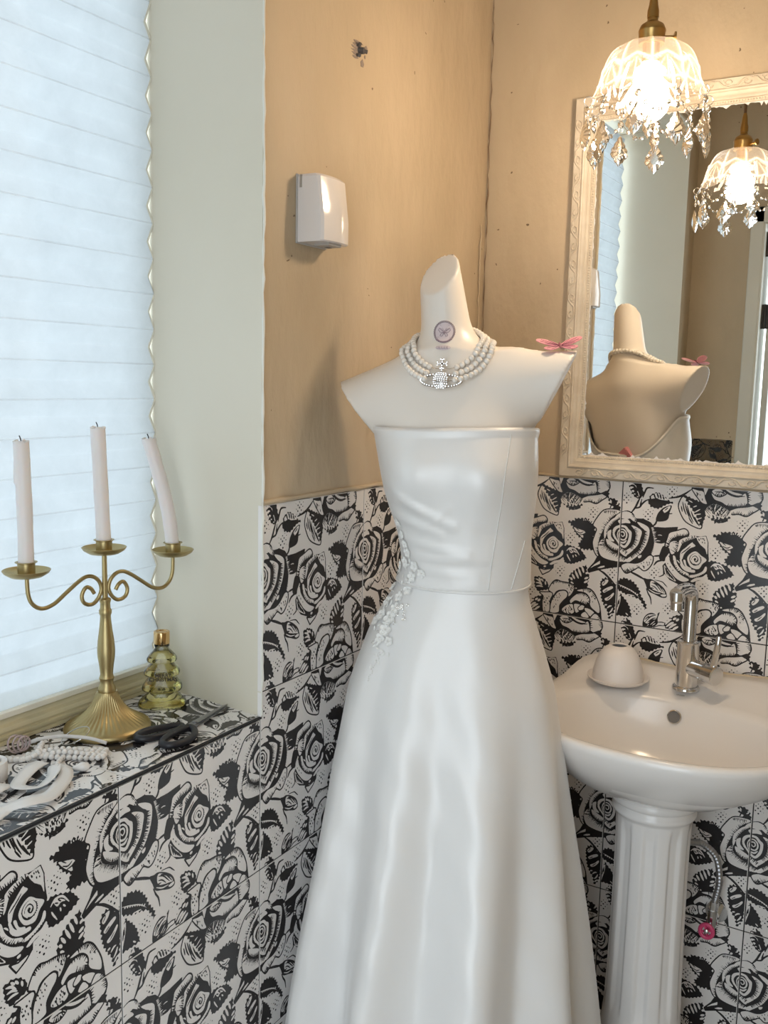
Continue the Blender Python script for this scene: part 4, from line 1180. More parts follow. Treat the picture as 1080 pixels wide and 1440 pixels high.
for t, zz_ in ((-1.25, 1.808), (1.6, 1.812)):
    obj('crystal_drop', dr_me, cm, lamp, (.052*math.cos(t), .052*math.sin(t), zz_), (0, 0, t+1.3), (.55, .8, .85))
    obj('ring', rg_me, m_chr, lamp, (.052*math.cos(t), .052*math.sin(t), zz_+.004), (PI/2, 0, t), (.7, .7, .7))

# ------------------------------------------------------------------ mirror with carved frame
MX0, MX1, MZ0, MZ1 = .2010, .845, 1.2045, 1.963
mirror = thing('wall_mirror', 'rectangular mirror in a carved cream frame above the basin', 'mirror', ((MX0+MX1)/2, -.0005, MZ0))
m_fr = vary(mat('cream_frame_paint', rough=.5), (.60, .52, .41), (.70, .625, .51), 25, 5, .25, 90, .001)
# profile across the bar: q from the outer edge inward, h out of the wall
pf = [(0, 0), (0, .0235), (.0015, .0260), (.0030, .0262), (.0180, .0262), (.0190, .0280), (.0215, .0290), (.0240, .0280), (.0250, .0255), (.0290, .0240), (.0330, .0250), (.0345, .0232), (.0375, .0225), (.0390, .0185), (.0445, .0180), (.0455, .0130), (.0455, 0)]
W_, H_ = MX1-MX0, MZ1-MZ0
def frame_bar(L):
    """bar along +x of length L on its outer edge with 45 degree mitres; y inward, z out"""
    V = []; 
    for end in (0, 1):
        for q, h_ in pf: V.append(((q if end == 0 else L-q), q, h_))
    n = len(pf); F = [(i, i+1, n+i+1, n+i) for i in range(n-1)]+[tuple(range(n)), tuple(reversed(range(n, 2*n)))]
    return V, F
def scroll_band(L):
    """running scrolls carved on the flat outer band"""
    parts = []; step = .034; n = max(1, int((L-.05)/step)); x0 = (L-n*step)/2
    for k in range(n):
        sg = 1 if k % 2 else -1; cx = x0+(k+.5)*step; cy = .0105; P = []
        for a in np.linspace(0, 3.6*PI/2, 18):
            r_ = .0062*(1-a/8.2); P.append((cx-.004+r_*math.cos(a*1.0+PI)*1.25, cy+sg*r_*math.sin(a+PI), .0268))
        parts.append(tube(P, [.0018*(1-.45*i/17) for i in range(18)], 6, flat=(1, .9)))
        P = crom([(cx-.014, cy+sg*.005, .0262), (cx-.006, cy+sg*.0070, .0264), (cx+.004, cy+sg*.003, .0264), (cx+.012, cy-sg*.0045, .0264), (cx+.019, cy-sg*.0055, .0262)], 5)
        parts.append(tube(P, .0017, 6))
        for e in (-.003, .006): parts.append(tube(crom([(cx+e, cy+sg*.002, .0262), (cx+e+.005, cy-sg*.002, .0264), (cx+e+.007, cy-sg*.006, .0262)], 4), [.0014]*8+[.0006], 5))
    return join(*parts)
def bead_band(L):
    return join(*[sphere(.0021, 6, 4, (x, .0418, .0184)) for x in np.arange(.046, L-.046, .0050)])
Mx = [(Matrix(((1, 0, 0, -W_/2), (0, 0, -1, 0), (0, 1, 0, 0), (0, 0, 0, 1))), W_), (Matrix(((-1, 0, 0, W_/2), (0, 0, -1, 0), (0, -1, 0, H_), (0, 0, 0, 1))), W_),
      (Matrix(((0, 1, 0, -W_/2), (0, 0, -1, 0), (-1, 0, 0, H_), (0, 0, 0, 1))), H_), (Matrix(((0, -1, 0, W_/2), (0, 0, -1, 0), (1, 0, 0, 0), (0, 0, 0, 1))), H_)]
for M, L in Mx:
    V, F = frame_bar(L); b = obj('frame_bar', (V, F, 40), m_fr, mirror); b.matrix_local = M
    obj('carved_scrolls', scroll_band(L)+(60,), m_fr, b); o = obj('bead_moulding', bead_band(L)+(179,), m_fr, b); o['kind'] = 'stuff'
gi = .0455
obj('mirror_glass', box(-W_/2+gi-.006, W_/2-gi+.006, -.0125, -.0100, gi-.006, H_-gi+.006), mat('mirror_silver', (.88, .895, .88), .0, 1.0), mirror)
# torn paper left along the inner edges
rnd = random.Random(3)
def torn(a, b, axis, fixed, sgn):
    P = []; t = a
    V = []; 
    while t < b:
        wd = rnd.choice((.0006, .001, .002, .004, .0075))*rnd.uniform(.5, 1.1); V.append((t, wd)); t += rnd.uniform(.002, .007)
    n = len(V); out = []
    for t, wd in V: out += [(t, fixed-sgn*.001), (t, fixed+sgn*wd)]
    pts = [((x, -.0127, z) if axis == 'x' else (z, -.0127, x)) for x, z in out]; pts2 = [(x, -.0134, z) for x, y, z in pts]
    F = []; m = len(pts)
    for i in range(0, m-2, 2): F += [(i, i+1, i+3, i+2), (m+i, m+i+2, m+i+3, m+i+1), (i+1, m+i+1, m+i+3, i+3)]
    return pts+pts2, F
m_paper = mat('torn_paper', (.74, .72, .70), .8)
obj('torn_paper', torn(-W_/2+gi, W_/2-gi, 'x', H_-gi, -1), m_paper, mirror); obj('torn_paper', torn(-W_/2+gi, W_/2-gi, 'x', gi, 1), m_paper, mirror)
obj('torn_paper', torn(gi, H_-gi, 'z', -W_/2+gi, .45), m_paper, mirror)

# ------------------------------------------------------------------ pedestal basin
SX = .508
m_cer = mat('white_ceramic', (.86, .83, .80), .17, spec=.5)
sink = thing('pedestal_sink', 'white ceramic pedestal washbasin standing against the rose tiles', 'sink', (SX, 0, 0))
NT = 120
def outline(k, t):
    """plan of the basin scaled k about (0,-.235): straight back edge, rounded front"""
    n = 2.35; a, bf_, bb = .256, .235, .232
    c, s = math.cos(t), math.sin(t)
    r = (abs(c)**n+abs(s)**n)**(-1/n); x = a*c*r; y = (bf_ if s < 0 else bb)*s*r
    if s > 0: n2 = 4.5; r = (abs(c)**n2+abs(s)**n2)**(-1/n2); x2 = a*.985*c*r; y2 = bb*s*r; f_ = sm(0, .5, s); x = x*(1-f_)+x2*f_; y = y*(1-f_)+y2*f_
    return x*k, -.235+y*k
def back_rise(x, y):
    return .034*sm(-.115, -.020, y)*(1-.30*math.exp(-((x+.02)/.13)**2))
rings = []
ZR = .802
def ring(kx, z, cy=0, rise=1.0, kk=None):
    R = []
    for i in range(NT):
        t = 2*PI*i/NT; x, y = outline(kx, t); y += cy
        R.append((x-.030*sm(.95, .45, kx), min(y, -.0035), z+rise*back_rise(x, y)))
    return R
# underside, from the pedestal up to the rim
under = [(.36, .640, .055), (.42, .655, .050), (.54, .676, .040), (.70, .705, .026), (.84, .738, .014), (.93, .764, .006), (.975, .782, .002), (.995, .792, 0), (1.0, .798, 0), (.995, ZR+.0005, 0), (.982, ZR+.003, 0)]
under = [tuple(p) for p in crom([(.36, .640, .055), (.50, .656, .044), (.68, .688, .028), (.84, .726, .014), (.945, .764, .004), (.992, .789, 0), (1.0, .799, 0), (.985, ZR+.0028, 0)], 4)]
for k, z, cy in under: rings.append(ring(k, z, cy, sm(.55, .97, k)))
# over the rim; then the inner bowl as an oval
def oval(ax, ay, cy, z, blend, kout):
    R = []
    for i in range(NT):
        t = 2*PI*i/NT; xo, yo = outline(kout, t); n = 2.25; c, s = math.cos(t), math.sin(t); r = (abs(c)**n+abs(s)**n)**(-1/n)
        x = ax*c*r; y = cy+ay*s*r; X = xo*(1-blend)+x*blend; Y = yo*(1-blend)+y*blend
        R.append((X, min(Y, -.0035), z+back_rise(X, Y)*(1-blend*.0)*(1 if blend < 1 else 0)))
    return R
rings.append(oval(.222, .160, -.285, ZR+.0035, .25, .972)); rings.append(oval(.222, .160, -.285, ZR+.0020, .55, .955)); rings.append(oval(.222, .160, -.285, ZR-.0005, .85, .95))
for ax, ay, z in ((.222, .160, ZR-.004), (.217, .156, ZR-.012), (.208, .149, ZR-.030), (.192, .136, ZR-.060), (.165, .115, ZR-.092), (.125, .086, ZR-.115), (.075, .052, ZR-.127), (.030, .028, ZR-.131), (.022, .022, ZR-.134)):
    rings.append(oval(ax, ay, -.285, z, 1.0, 1))
V, F = loft(rings, True, True, True)
obj('basin', (V, F, 80), m_cer, sink)
obj('drain', lathe([(.021, ZR-.1335), (.023, ZR-.131), (.019, ZR-.1295), (.008, ZR-.131)], 24, center=(0, -.285))+(40,), mat('chrome', (.70, .70, .70), .10, 1.0), sink)
m_chrome = MATS['chrome']
ov = obj('overflow_hole', lathe([(.0135, 0), (.0135, .002), (.0115, .003), (.0105, .0015)], 24, cap=False), m_chrome, sink, (-.010, -.1395, ZR-.033), (1.25, 0, 0))
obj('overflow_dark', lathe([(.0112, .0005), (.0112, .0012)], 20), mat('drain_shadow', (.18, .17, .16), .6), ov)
# maker's oval mark below the tap
mk = obj('maker_mark', torus(.0075, .0005, 20, 4), mat('mark_ink', (.12, .11, .10), .5), sink, (-.006, -.118, ZR+.0050), (.08, 0, 0), (1, .42, .4))
obj('mark_letters', join(*[box(x, x+.0016, -.002, .002, -.0004, .0004) for x in (-.005, -.0018, .0014, .0040)]), mat('mark_ink'), mk)
obj('caulk', tube([(x, -.006, ZR+.0365-.0105*math.exp(-((x+.02)/.13)**2)) for x in np.linspace(-.19, .22, 40)], [.0028+.0008*math.sin(i*1.7) for i in range(40)], 8), mat('old_caulk', (.62, .52, .37), .7), sink)
# fluted pedestal
def ped(r, z, t, j):
    fl = 0.0
    if .19 < z < .585: 
        e = sm(.19, .215, z)*sm(.585, .56, z); c = math.cos(t*9); fl = -.0065*e*sm(-.15, .55, c)
    rr = r+fl; 
    return rr, z
pprof = [(.118, .0), (.118, .035), (.108, .055), (.104, .075), (.102, .10), (.094, .125), (.0865, .16), (.0835, .19), (.083, .20), (.0828, .215), (.0815, .25), (.0800, .32), (.0790, .40), (.0785, .48), (.0790, .54), (.0795, .558), (.080, .572), (.080, .587), (.081, .592), (.0880, .597), (.0900, .602), (.0880, .607), (.0850, .610), (.0850, .615), (.0920, .618), (.0945, .623), (.0925, .628), (.0910, .632), (.0935, .645), (.098, .660), (.104, .674), (.108, .690)]
V, F = lathe(pprof, 144, ped); obj('pedestal', ([(x*.88, y*.84, z) for x, y, z in V], F, 60), m_cer, sink, (-.026, -.185, 0))
# faucet
fa = thing('mixer_tap', 'chrome single lever basin mixer tap on the back of the washbasin', 'tap', (.503, -.082, ZR+.0085))
obj('flange', lathe([(.0265, 0), (.0265, .004), (.0245, .007), (.0220, .008)], 32)+(40,), m_chrome, fa)
obj('body', lathe([(.0212, .006), (.0212, .090), (.0218, .091), (.0218, .096), (.0200, .0975)], 32)+(40,), m_chrome, fa)
nk = crom([(0, 0, .095), (0, 0, .150), (0, -.001, .182), (-.001, -.008, .196), (-.004, -.030, .2035), (-.008, -.062, .2045), (-.010, -.085, .2025)], 6)
obj('spout', tube(nk, [.0128]*18+[.0128-.0000*i for i in range(len(nk)-18)], 18)+(50,), m_chrome, fa)
obj('aerator', join(lathe([(.0095, .172), (.0112, .173), (.0112, .186), (.0125, .190), (.0135, .206)], 24, center=(-.0095, -.078))), m_chrome, fa)
hd = Vector((math.cos(-.55), math.sin(-.55), 0)); o0 = Vector((0, 0, .046))
arm = obj('cartridge', join(tube([o0+hd*.012, o0+hd*.048, o0+hd*.0485], [.0172, .0172, .0185], 24), tube([o0+hd*.0488, o0+hd*.0735, o0+hd*.0750], [.0185, .0185, .0165], 24)), m_chrome, fa)
obj('lever', tube([o0+hd*.064+Vector((0, 0, .014)), o0+hd*.068+Vector((0, 0, .034)), o0+hd*.072+Vector((0, 0, .060)), o0+hd*.0735+Vector((0, 0, .074)), o0+hd*.0737+Vector((0, 0, .078))], [.0070, .0062, .0058, .0058, .0035], 14, flat=(1, .8))+(50,), m_chrome, arm)
# porcelain tealight dome on its saucer
dome = thing('porcelain_dome', 'white porcelain tealight dome with a round top hole on a saucer on the washbasin', 'candle holder', (.377, -.113, ZR+.0062))
m_porc = vary(mat('bisque_porcelain', rough=.45), (.80, .75, .71), (.83, .78, .74), 10, 3, .5, 30, .0025)
obj('saucer', lathe([(.032, 0), (.036, .001), (.052, .006), (.0600, .0125), (.0610, .0145), (.0595, .0150), (.050, .009), (.034, .005), (.001, .0045)], 48)+(40,), m_porc, dome)
obj('cover', lathe([(.0500, .0095), (.0500, .013), (.0485, .026), (.0445, .043), (.0375, .059), (.0285, .0705), (.0185, .0765), (.0155, .0770), (.0140, .0755), (.0150, .073), (.0270, .066), (.0360, .055), (.0430, .040), (.0470, .025), (.0485, .0095)], 48)+(40,), m_porc, dome)
# water hose and stop valve
vl = thing('stop_valve', 'pink handled stop valve with braided steel hose beside the pedestal', 'valve', (.572, 0, .330))
m_hose = mat('braided_steel', (.42, .42, .43), .35, .9)
hp = crom([(-.045, -.075, .165), (-.022, -.055, .160), (.004, -.045, .135), (.014, -.045, .090), (.010, -.047, .052), (.008, -.048, .038)], 12)
V, F = tube(hp, [.0062+.0006*(i % 2) for i in range(len(hp))], 12); obj('hose', (V, F), m_hose, vl)
obj('hose_nut', tube([(.009, -.048, .042), (.007, -.048, .022)], .0088, 6), m_chrome, vl)
obj('valve_body', join(tube([(.006, -.003, -.002), (.006, -.050, -.002)], .0105, 16), tube([(.006, -.048, .024), (.006, -.048, -.012)], .0095, 14), tube([(.006, -.003, -.002), (.006, -.006, -.002)], .022, 20)), m_chrome, vl)
hdl = obj('valve_handle', join(xf(torus(.0125, .0042, 20, 8), Matrix.Translation((.001, -.072, -.012)) @ Matrix.Rotation(PI/2-.25, 4, 'X')), tube([(.004, -.048, -.008), (.001, -.074, -.012)], .0045, 10), *[tube([(.001, -.072, -.012), (.001+.0125*math.cos(a), -.072, -.012+.0125*math.sin(a))], .0028, 6) for a in (.3, 1.87, 3.44, 5.0)]), mat('pink_plastic', (.62, .06, .16), .35), vl)
obj('handle_cap', sphere(.0055, 12, 8, (.001, -.0745, -.012), (1, .4, 1))+(179,), m_chrome, hdl)

# ------------------------------------------------------------------ wall dispenser
ds = thing('wall_dispenser', 'small glossy white box dispenser mounted on the tan wall', 'dispenser', (-.003, -.687, 1.607))
m_abs = mat('white_gloss_plastic', (.76, .72, .70), .12, spec=.55)
def dsec(z, hw0, hw1, dp, dpm):
    """plan section: along the wall hw0..hw1, depth dp at the left fold, bulging dpm"""
    pts = [(0, hw0), (dp-.004, hw0+.002), (dp, hw0+.006)]
    for t in np.linspace(.15, 1, 7): pts.append((dp+dpm*math.sin(PI*t), hw0+.006+(hw1-hw0-.012)*t))
    pts += [(dp-.006, hw1-.001), (0, hw1)]
    return [(x, y, z) for x, y in pts]
rings = [dsec(.0, .000, .078, .047, .003), dsec(.002, -.001, .079, .049, .004), dsec(.035, -.001, .079, .049, .005), dsec(.060, -.001, .079, .046, .005), dsec(.098, -.001, .079, .041, .004), dsec(.102, .001, .077, .037, .004)]
V, F = loft(rings, True, True, True); obj('case', (V, flip(F) if False else F, 25), m_abs, ds)
obj('back_plate', box(-.0005, .003, -.003, .081, -.002, .103, .001), mat('grey_plastic', (.45, .43, .41), .4), ds)
obj('side_slot', box(.006, .010, -.0014, .0005, .082, .101), mat('slot_grey', (.36, .33, .29), .5), ds)
obj('nozzle', join(box(.018, .046, .022, .058, -.004, .001, .001), box(.030, .038, .034, .044, -.0052, -.003)), mat('nozzle_grey', (.40, .38, .36), .4), ds)
obj('nozzle_slot', box(.030, .036, .034, .046, -.0056, -.0050), mat('slot_dark', (.05, .05, .05), .5), ds)

# ------------------------------------------------------------------ candelabra on the sill
m_gold = mat('brushed_gold', (.45, .355, .175), .40, 1.0)
CB = Vector((-.158, -.949, sill_z))
TH = math.radians(-101.0)
cand = thing('candelabra', 'gold three armed candelabra with fluted base on the window sill', 'candelabra', CB, (0, 0, TH))
def fl(r, z, t, j):
    if .012 < z < .058: e = sm(.012, .018, z)*sm(.060, .050, z); return r*(1+.030*e*math.cos(t*40)), z
    return r, z
bp_ = [(.0600, 0), (.0640, .002), (.0645, .006), (.0625, .010), (.0575, .0128), (.0535, .0150), (.0470, .0185), (.0390, .0235), (.0315, .0300), (.0255, .0375), (.0210, .0450), (.0175, .0530), (.0158, .0590), (.0150, .0610)]
obj('base', lathe(bp_, 240, fl)+(60,), m_gold, cand)
obj('stem', lathe([(.0130, .060), (.0135, .063), (.0128, .067), (.0105, .072), (.0098, .076), (.0105, .080), (.0112, .082), (.0100, .0845), (.0094, .088), (.0105, .100), (.0128, .115), (.0132, .125), (.0120, .140), (.0098, .156), (.0082, .170), (.0078, .178), (.0092, .181), (.0094, .186), (.0080, .1885), (.0076, .190), (.0074, .197), (.0085, .2005), (.0086, .203), (.0062, .205)], 36)+(40,), m_gold, cand)
obj('rod', tube([(0, 0, .200), (0, 0, .272)], [.0042, .0036], 12), m_gold, cand)
AR = .122; PZ = .254
for sg in (1, -1):
    P = [(sg*x, 0, z) for x, z in ((.0180, .2145), (.0235, .2225), (.0315, .2250), (.0380, .2150), (.0362, .2045), (.0285, .1990), (.0190, .1995), (.0105, .2075), (.0060, .2190), (.0095, .2310), (.0190, .2395), (.0310, .2410), (.0440, .2350), (.0630, .2220), (.0820, .2090), (.1000, .2050), (.1140, .2130), (.1205, .2280), (AR, .2540))]
    obj('arm', tube(crom(P, 6), .0030, 10)+(179,), m_gold, cand)
cups = [(AR, PZ), (0.0, PZ+.018), (-AR, PZ)]
for x, z in cups:
    pan = obj('drip_pan', lathe([(.004, z-.0015), (.022, z+.0005), (.0300, z+.0055), (.0325, z+.0095), (.0318, z+.0100), (.0290, z+.0070), (.021, z+.0022), (.002, z+.0012)], 40, center=(x, 0))+(40,), m_gold, cand)
    obj('candle_cup', lathe([(.0095, z+.0005), (.0118, z+.003), (.0118, z+.0190), (.0150, z+.0205), (.0150, z+.0212), (.0114, z+.0212), (.0112, z+.006)], 28, center=(x, 0))+(40,), m_gold, pan)
# candles
m_wax = mat('white_wax', (.78, .73, .71), .38); wb = m_wax.node_tree.nodes['Principled BSDF']; wb.inputs['Subsurface Weight'].default_value = .35; wb.inputs['Subsurface Radius'].default_value = (.012, .008, .006); wb.inputs['Subsurface Scale'].default_value = .6
m_wick = mat('burnt_wick', (.02, .018, .016), .9)
def world_of(x, z): 
    return Vector((CB.x+x*math.cos(TH), CB.y+x*math.sin(TH), CB.z+z))
def candle(x, z, h, bend, label, drip=False, jag=1.0):
    o = thing('taper_candle', label, 'candle', world_of(x, z+.0065), (0, 0, YAW), 'candles in the candelabra')
    rn = random.Random(int(abs(x)*1e4)+5)
    P = crom([(0, 0, 0)]+[(bx, 0, bz*h) for bx, bz in bend], 8); n = len(P)
    V, F = tube(P, [.0106+.0002*math.sin(i) for i in range(n)], 24, cap=True)
    V = [list(v) for v in V]
    for k in range(24): V[(n-1)*24+k][2] += rn.uniform(-.0012, .0022)*jag
    obj('wax', (V, F, 50), m_wax, o)
    tx, tz = P[-1].x, P[-1].z
    obj('melted_rim', join(*[sphere(.0022, 8, 6, (tx+.0088*math.cos(a), .0088*math.sin(a), tz+.0004), (1.3, 1.3, rn.uniform(.5, 1.4))) for a in (0.1, .8, 1.5, 2.6, 3.7, 4.9)])+(179,), m_wax, o)
    obj('wick', tube(crom([(tx, 0, tz-.002), (tx-.0004, 0, tz+.004), (tx-.0022, 0, tz+.0085)], 4), .0008, 6), m_wick, o)
    if drip: obj('wax_drip', tube(crom([(-.0108, 0, h-.004), (-.0116, 0, h-.03), (-.0120, 0, h-.045), (-.0111, 0, h-.060)], 4), [.0012]*4+[.0019]*5+[.0024]*3+[.0008], 8)+(179,), m_wax, o)
candle(cups[0][0], cups[0][1], .181, [(.0, .5), (-.002, 1)], 'straight white taper candle with a wax drip, leftmost of the three', True)
candle(cups[1][0], cups[1][1], .179, [(-.003, .5), (-.0060, 1)], 'tallest white taper candle standing on the middle stem', False)
candle(cups[2][0], cups[2][1], .176, [(-.004, .25), (-.012, .5), (-.025, .78), (-.036, 1)], 'bent white taper candle leaning toward the others', False, 1.6)

# ------------------------------------------------------------------ tree shaped bottle
BT = Vector((-.164, -.826, sill_z))
bot = thing('tree_bottle', 'tree shaped glass bottle of yellow liquid with a gold cap beside the candelabra', 'bottle', BT, (0, 0, YAW+.14))
def tree_half(o=0.0):
    H = [(.0370, .000), (.0390, .004), (.0375, .009), (.0300, .0160), (.0215, .0250), (.0232, .0290), (.0310, .0300), (.0318, .0345), (.0290, .0395), (.0205, .0500), (.0195, .0540), (.0270, .0550), (.0285, .0590), (.0260, .0640), (.0175, .0730), (.0170, .0765), (.0225, .0770), (.0240, .0805), (.0215, .0850), (.0135, .0940), (.0110, .0980), (.0105, .1020)]
    return H
def tree_body(shr, z0, z1, dpt):
    rings = []
    pts = crom([Vector((x, 0, z)) for x, z in tree_half()], 4)
    for p in pts:
        z = p.z
        if z < z0 or z > z1: continue
        hw = max(.004, p.x-shr); dd = min(hw, (dpt-shr)*(1-.35*sm(.03, .10, z)))
        R = []
        for i in range(40):
            t = 2*PI*i/40; n = 3.2; c, s = math.cos(t), math.sin(t); r = (abs(c)**n+abs(s)**n)**(-1/n); R.append((hw*c*r, dd*s*r, z+(shr if z < .003 else 0)))
        rings.append(R)
    return loft(rings, True, True, True)
bg_ = bpy.data.materials.new('bottle_glass'); bg_.use_nodes = True; n_, l_ = bg_.node_tree.nodes, bg_.node_tree.links; n_.remove(n_['Principled BSDF'])
tr = n_.new('ShaderNodeBsdfTransparent'); tr.inputs['Color'].default_value = (.96, .95, .88, 1); gs = n_.new('ShaderNodeBsdfGlossy'); gs.inputs['Roughness'].default_value = .02
fr = n_.new('ShaderNodeFresnel'); fr.inputs['IOR'].default_value = 1.5; mx = n_.new('ShaderNodeMixShader'); l_.new(fr.outputs[0], mx.inputs[0]); l_.new(tr.outputs[0], mx.inputs[1]); l_.new(gs.outputs[0], mx.inputs[2]); l_.new(mx.outputs[0], n_['Material Output'].inputs['Surface'])
lq = bpy.data.materials.new('yellow_liquid'); lq.use_nodes = True; b_ = lq.node_tree.nodes['Principled BSDF']
b_.inputs['Base Color'].default_value = (.98, .94, .60, 1); b_.inputs['Roughness'].default_value = 0; b_.inputs['Transmission Weight'].default_value = 1; b_.inputs['IOR'].default_value = 1.12
obj('glass', tree_body(0, 0, .2, .0225)+(60,), bg_, bot)
obj('liquid', tree_body(.0022, .0, .094, .0225)+(60,), lq, bot)
m_cap = mat('polished_gold', (.72, .48, .22), .12, 1.0)
obj('neck', lathe([(.0100, .1005), (.0122, .1015), (.0122, .1040), (.0105, .1050), (.0105, .107)], 28)+(40,), bg_, bot)
obj('cap', lathe([(.0128, .1060), (.0130, .1065), (.0130, .1250), (.0122, .1258), (.0085, .1258), (.0080, .1250)], 36)+(40,), m_cap, bot)
def text_mesh(body, size):
    c = bpy.data.curves.new('lettering', 'FONT'); c.body = body; c.size = size; c.align_x = 'CENTER'; c.extrude = .0002; c.offset = .00022; c.space_line = .8
    o = bpy.data.objects.new('tmp', c); COL.objects.link(o)
    bpy.context.view_layer.update(); dg = bpy.context.evaluated_depsgraph_get(); me = bpy.data.meshes.new_from_object(o.evaluated_get(dg)); bpy.data.objects.remove(o); return me
tx = obj('lettering', text_mesh('MERRY\nCHRISTMAS', .0084), mat('brown_letter_ink', (.035, .025, .012), .6), bot, (.004, -.0242, .0560), (PI/2, 0, 0))

# ------------------------------------------------------------------ scissors
m_blk = mat('black_rubber', (.012, .012, .016), .42); m_steel = mat('dark_steel', (.33, .33, .34), .32, 1.0)
sc = thing('scissors', 'black handled scissors lying closed on the tiled sill', 'scissors', (-.055, -.868, sill_z))
def W2(x, y, z=0): return Vector((x+.055, y+.868, z))
tip = Vector((-.070, -.775)); piv = Vector((-.057, -.866)); ax = (tip-piv).normalized(); nx = Vector((-ax.y, ax.x))
for sg, z in ((1, .0040), (-1, .0062)):
    L = (tip-piv).length
    ol = [(-.018, -.004*sg), (0, -.0058*sg), (L*.5, -.0052*sg), (L*.9, -.0024*sg), (L, .0), (L*.5, .0030*sg), (0, .0050*sg), (-.02, .005*sg)]
    pts = []
    for a, b in ol:
        q = piv+ax*a+nx*b; pts.append((q.x+.055, q.y+.868))
    if sg < 0: pts = pts[::-1]
    obj('blade', plate(pts, z-.0009, z+.0009) if True else None, m_steel, sc)
obj('pivot_screw', lathe([(.0042, 0), (.0042, .0085), (.003, .0095)], 16)+(40,), m_steel, sc, (piv.x+.055, piv.y+.868, 0))
def grip(P, r): 
    return tube(crom([W2(x, y, .0062) for x, y in P], 6, True), r, 10, closed=True)+(179,)
obj('handle', grip([(-.066, -.888), (-.080, -.905), (-.092, -.930), (-.092, -.952), (-.080, -.962), (-.068, -.950), (-.060, -.925), (-.056, -.900)], .0056), m_blk, sc)
obj('handle', grip([(-.050, -.886), (-.034, -.893), (-.020, -.912), (-.017, -.938), (-.026, -.956), (-.040, -.955), (-.050, -.935), (-.053, -.908)], .0056), m_blk, sc)

# ------------------------------------------------------------------ heap of pearl strands on the sill
m_p2 = mat('white_sill_pearl', (.80, .77, .74), .2, spec=.65); p2r = .0041
p2_me = mesh('pearl', *sphere(p2r, 12, 8), 179)
def pearl_strand(parent, P, r=p2r):
    L_ = np.r_[0, np.cumsum([(P[k+1]-P[k]).length for k in range(len(P)-1)])]
    for q in np.arange(0, L_[-1], r*2.0):
        obj('pearl', p2_me, m_p2, parent, Vector([float(np.interp(q, L_, [p[c] for p in P])) for c in range(3)]))
    obj('string', tube(P, .0006, 4), m_p2, parent)
S0 = Vector((-.13, -1.06, sill_z))
def PS(pts): return crom([Vector((x-S0.x, y-S0.y, z)) for x, y, z in pts], 8)
h0 = .0039; h1 = .0105
nk1 = thing('pearl_necklace', 'white pearl necklace heaped on the sill in front of the candelabra base', 'necklace', S0)
for k in range(5):                                            # parallel strands swept towards the candelabra
    e = k*.0082
    pearl_strand(nk1, PS([(-.168+e*.8, -1.086+e*.25, h0), (-.150+e*.9, -1.062-e*.1, h0+(.006 if k % 2 else 0)), (-.128+e, -1.040-e*.35, h0+(.004 if k in (1, 3) else .0)), (-.105+e*.85, -1.024-e*.5, h0+.001), (-.088+e*.3, -1.012-e*.5, h0)]))
nk2 = thing('pearl_garland', 'loose pearl strand trailing left toward the ribbon roll on the sill', 'necklace', S0)
pearl_strand(nk2, PS([(-.196, -1.135, h0), (-.180, -1.112, h0), (-.160, -1.102, h0), (-.150, -1.082, h0+.005), (-.168, -1.066, h0+.004), (-.185, -1.052, h0)]))
pearl_strand(nk2, PS([(-.190, -1.128, h0), (-.172, -1.110, h0), (-.152, -1.092, h0+.002), (-.158, -1.075, h0+.008), (-.176, -1.055, h0+.005)]))
nk3 = thing('pearl_bracelet', 'short curl of pearls with a long teardrop pearl near the sill edge', 'bracelet', S0)
pearl_strand(nk3, PS([(-.118, -1.072, h0), (-.104, -1.090, h0), (-.092, -1.094, h0), (-.082, -1.086, h0)]))
obj('teardrop_pearl', xf(lathe([(.0005, -.014), (.0030, -.010), (.0060, -.002), (.0066, .003), (.0050, .008), (.0006, .0105)], 18), Matrix.Translation((.062, -.018, .0068)) @ Matrix.Rotation(.9, 4, 'Z') @ Matrix.Rotation(PI/2, 4, 'Y'))+(179,), m_p2, nk3)
cord_ = tube(PS([(-.196, -1.072, .006), (-.182, -1.058, .014), (-.160, -1.036, .0165), (-.138, -1.020, .0150), (-.120, -1.010, .0125), (-.105, -1.000, .0065)]), .0020, 8, flat=(1.4, .5))
tag(obj('white_cord', cord_+(179,), mat('white_cord_cloth', (.70, .67, .64), .6), None, S0), 'flat white cord laid over the heap of pearls', 'cord')
hc = thing('hair_coil', 'clear pinkish spiral hair tie by the window rail', 'hair tie', (-.196, -1.085, sill_z))
m_coil = mat('clear_pink_plastic', (.72, .60, .60), .2); m_coil.node_tree.nodes['Principled BSDF'].inputs['Transmission Weight'].default_value = .5
for k in range(3): obj('coil', xf(torus(.012-.001*k, .0016, 22, 6), Matrix.Translation((.004*k, .004*k, .0130)) @ Matrix.Rotation(1.2+.15*k, 4, 'Y'))+(179,), m_coil, hc)
wr = tube([( .020*math.cos(a), .013*math.sin(a), .0130+.010*math.sin(a+.9)) for a in np.linspace(0, 2*PI, 29)[:-1]], .0007, 5, closed=True)
tag(obj('wire_hoop', wr, mat('thin_wire', (.55, .54, .52), .3, 1.0), None, (-.152, -1.016, sill_z+.0), (0, 0, .6)), 'thin wire hoop leaning on the candelabra base', 'hoop')
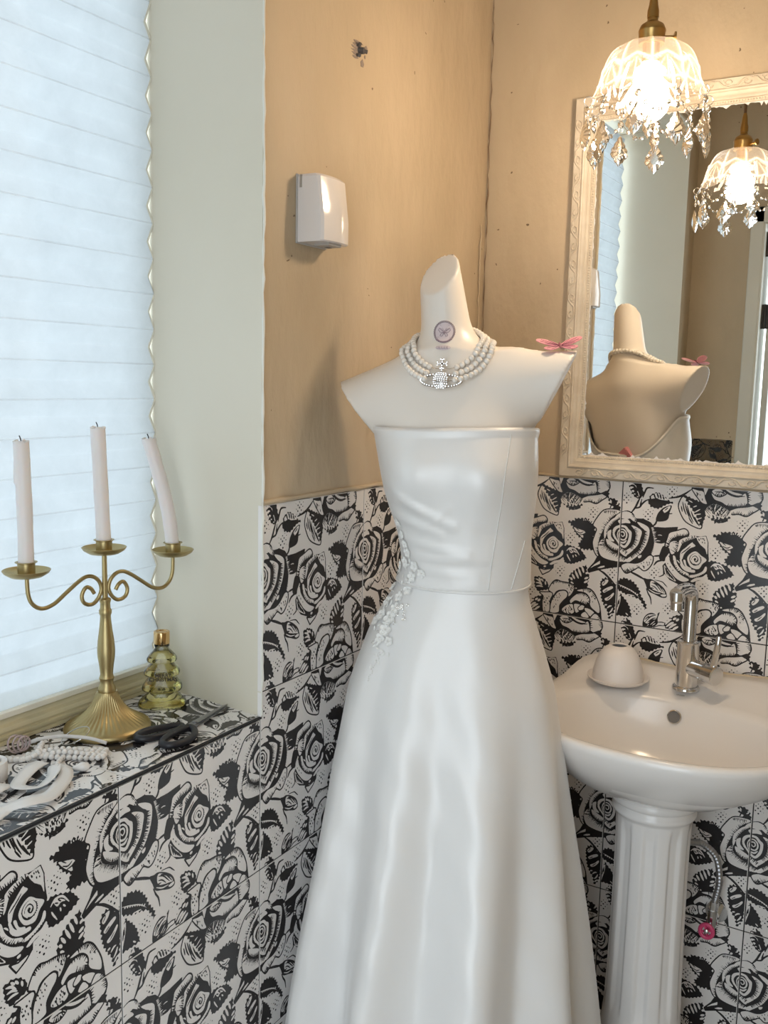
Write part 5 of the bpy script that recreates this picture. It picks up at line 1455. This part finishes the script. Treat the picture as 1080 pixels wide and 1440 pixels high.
# satin ribbon loops and a ribbon roll
m_rib = mat('white_ribbon', (.80, .775, .75), .42)
def ribbon(P, wd, tw):
    P = crom([Vector(p) for p in P], 8); n = len(P); V = []
    for i, p in enumerate(P):
        a = P[max(0, i-1)]; b = P[min(n-1, i+1)]; t = (b-a).normalized(); side = t.cross(Vector((0, 0, 1))).normalized(); an = np.interp(i/(n-1), np.linspace(0, 1, len(tw)), tw)
        q = side*math.cos(an)+Vector((0, 0, 1))*math.sin(an)
        lift = abs(math.sin(an))*wd/2
        for s in (-1, -.33, .33, 1): V.append(p+q*(s*wd/2)+Vector((0, 0, lift)))
    F = [(i*4+k, i*4+k+1, i*4+k+5, i*4+k+4) for i in range(n-1) for k in range(3)]
    return V, F
R0 = Vector((-.07, -1.17, sill_z))
rb = thing('satin_ribbon', 'crumpled white satin ribbon looping over the sill edge corner', 'ribbon', R0)
def rr(p): return Vector((p[0]-R0.x, p[1]-R0.y, p[2]))
o = obj('ribbon_loop', ribbon([rr(p) for p in [(-.130, -1.092, .004), (-.118, -1.120, .007), (-.104, -1.150, .004), (-.085, -1.165, .006), (-.066, -1.150, .004), (-.070, -1.125, .009), (-.088, -1.106, .012), (-.078, -1.100, .010), (-.060, -1.112, .008), (-.045, -1.135, .005), (-.030, -1.165, .006), (-.032, -1.195, .010), (-.045, -1.215, .006), (-.040, -1.250, .004), (-.055, -1.30, .004)]], .019, [.1, .2, .1, .1, .3, .45, .3, .1, .2, .3, .25, .3, .2, .1, .1])+(179,), m_rib, rb)
o.modifiers.new('thickness', 'SOLIDIFY').thickness = .0006
o = obj('ribbon_tail', ribbon([rr(p) for p in [(-.108, -1.165, .004), (-.098, -1.185, .008), (-.100, -1.21, .004), (-.085, -1.235, .006), (-.095, -1.27, .004)]], .018, [.1, .3, .1, .25, .1])+(179,), m_rib, rb)
o.modifiers.new('thickness', 'SOLIDIFY').thickness = .0006
rl = thing('ribbon_roll', 'upright roll of white ribbon cut off by the left edge of the photo', 'ribbon roll', (-.150, -1.163, sill_z))
obj('roll', lathe([(.016, 0), (.0235, 0), (.0240, .001), (.0240, .024), (.0235, .025), (.0225, .0245), (.0215, .0235), (.0185, .0235), (.0165, .025), (.016, .024)], 36, cap=False)+(40,), m_rib, rl)
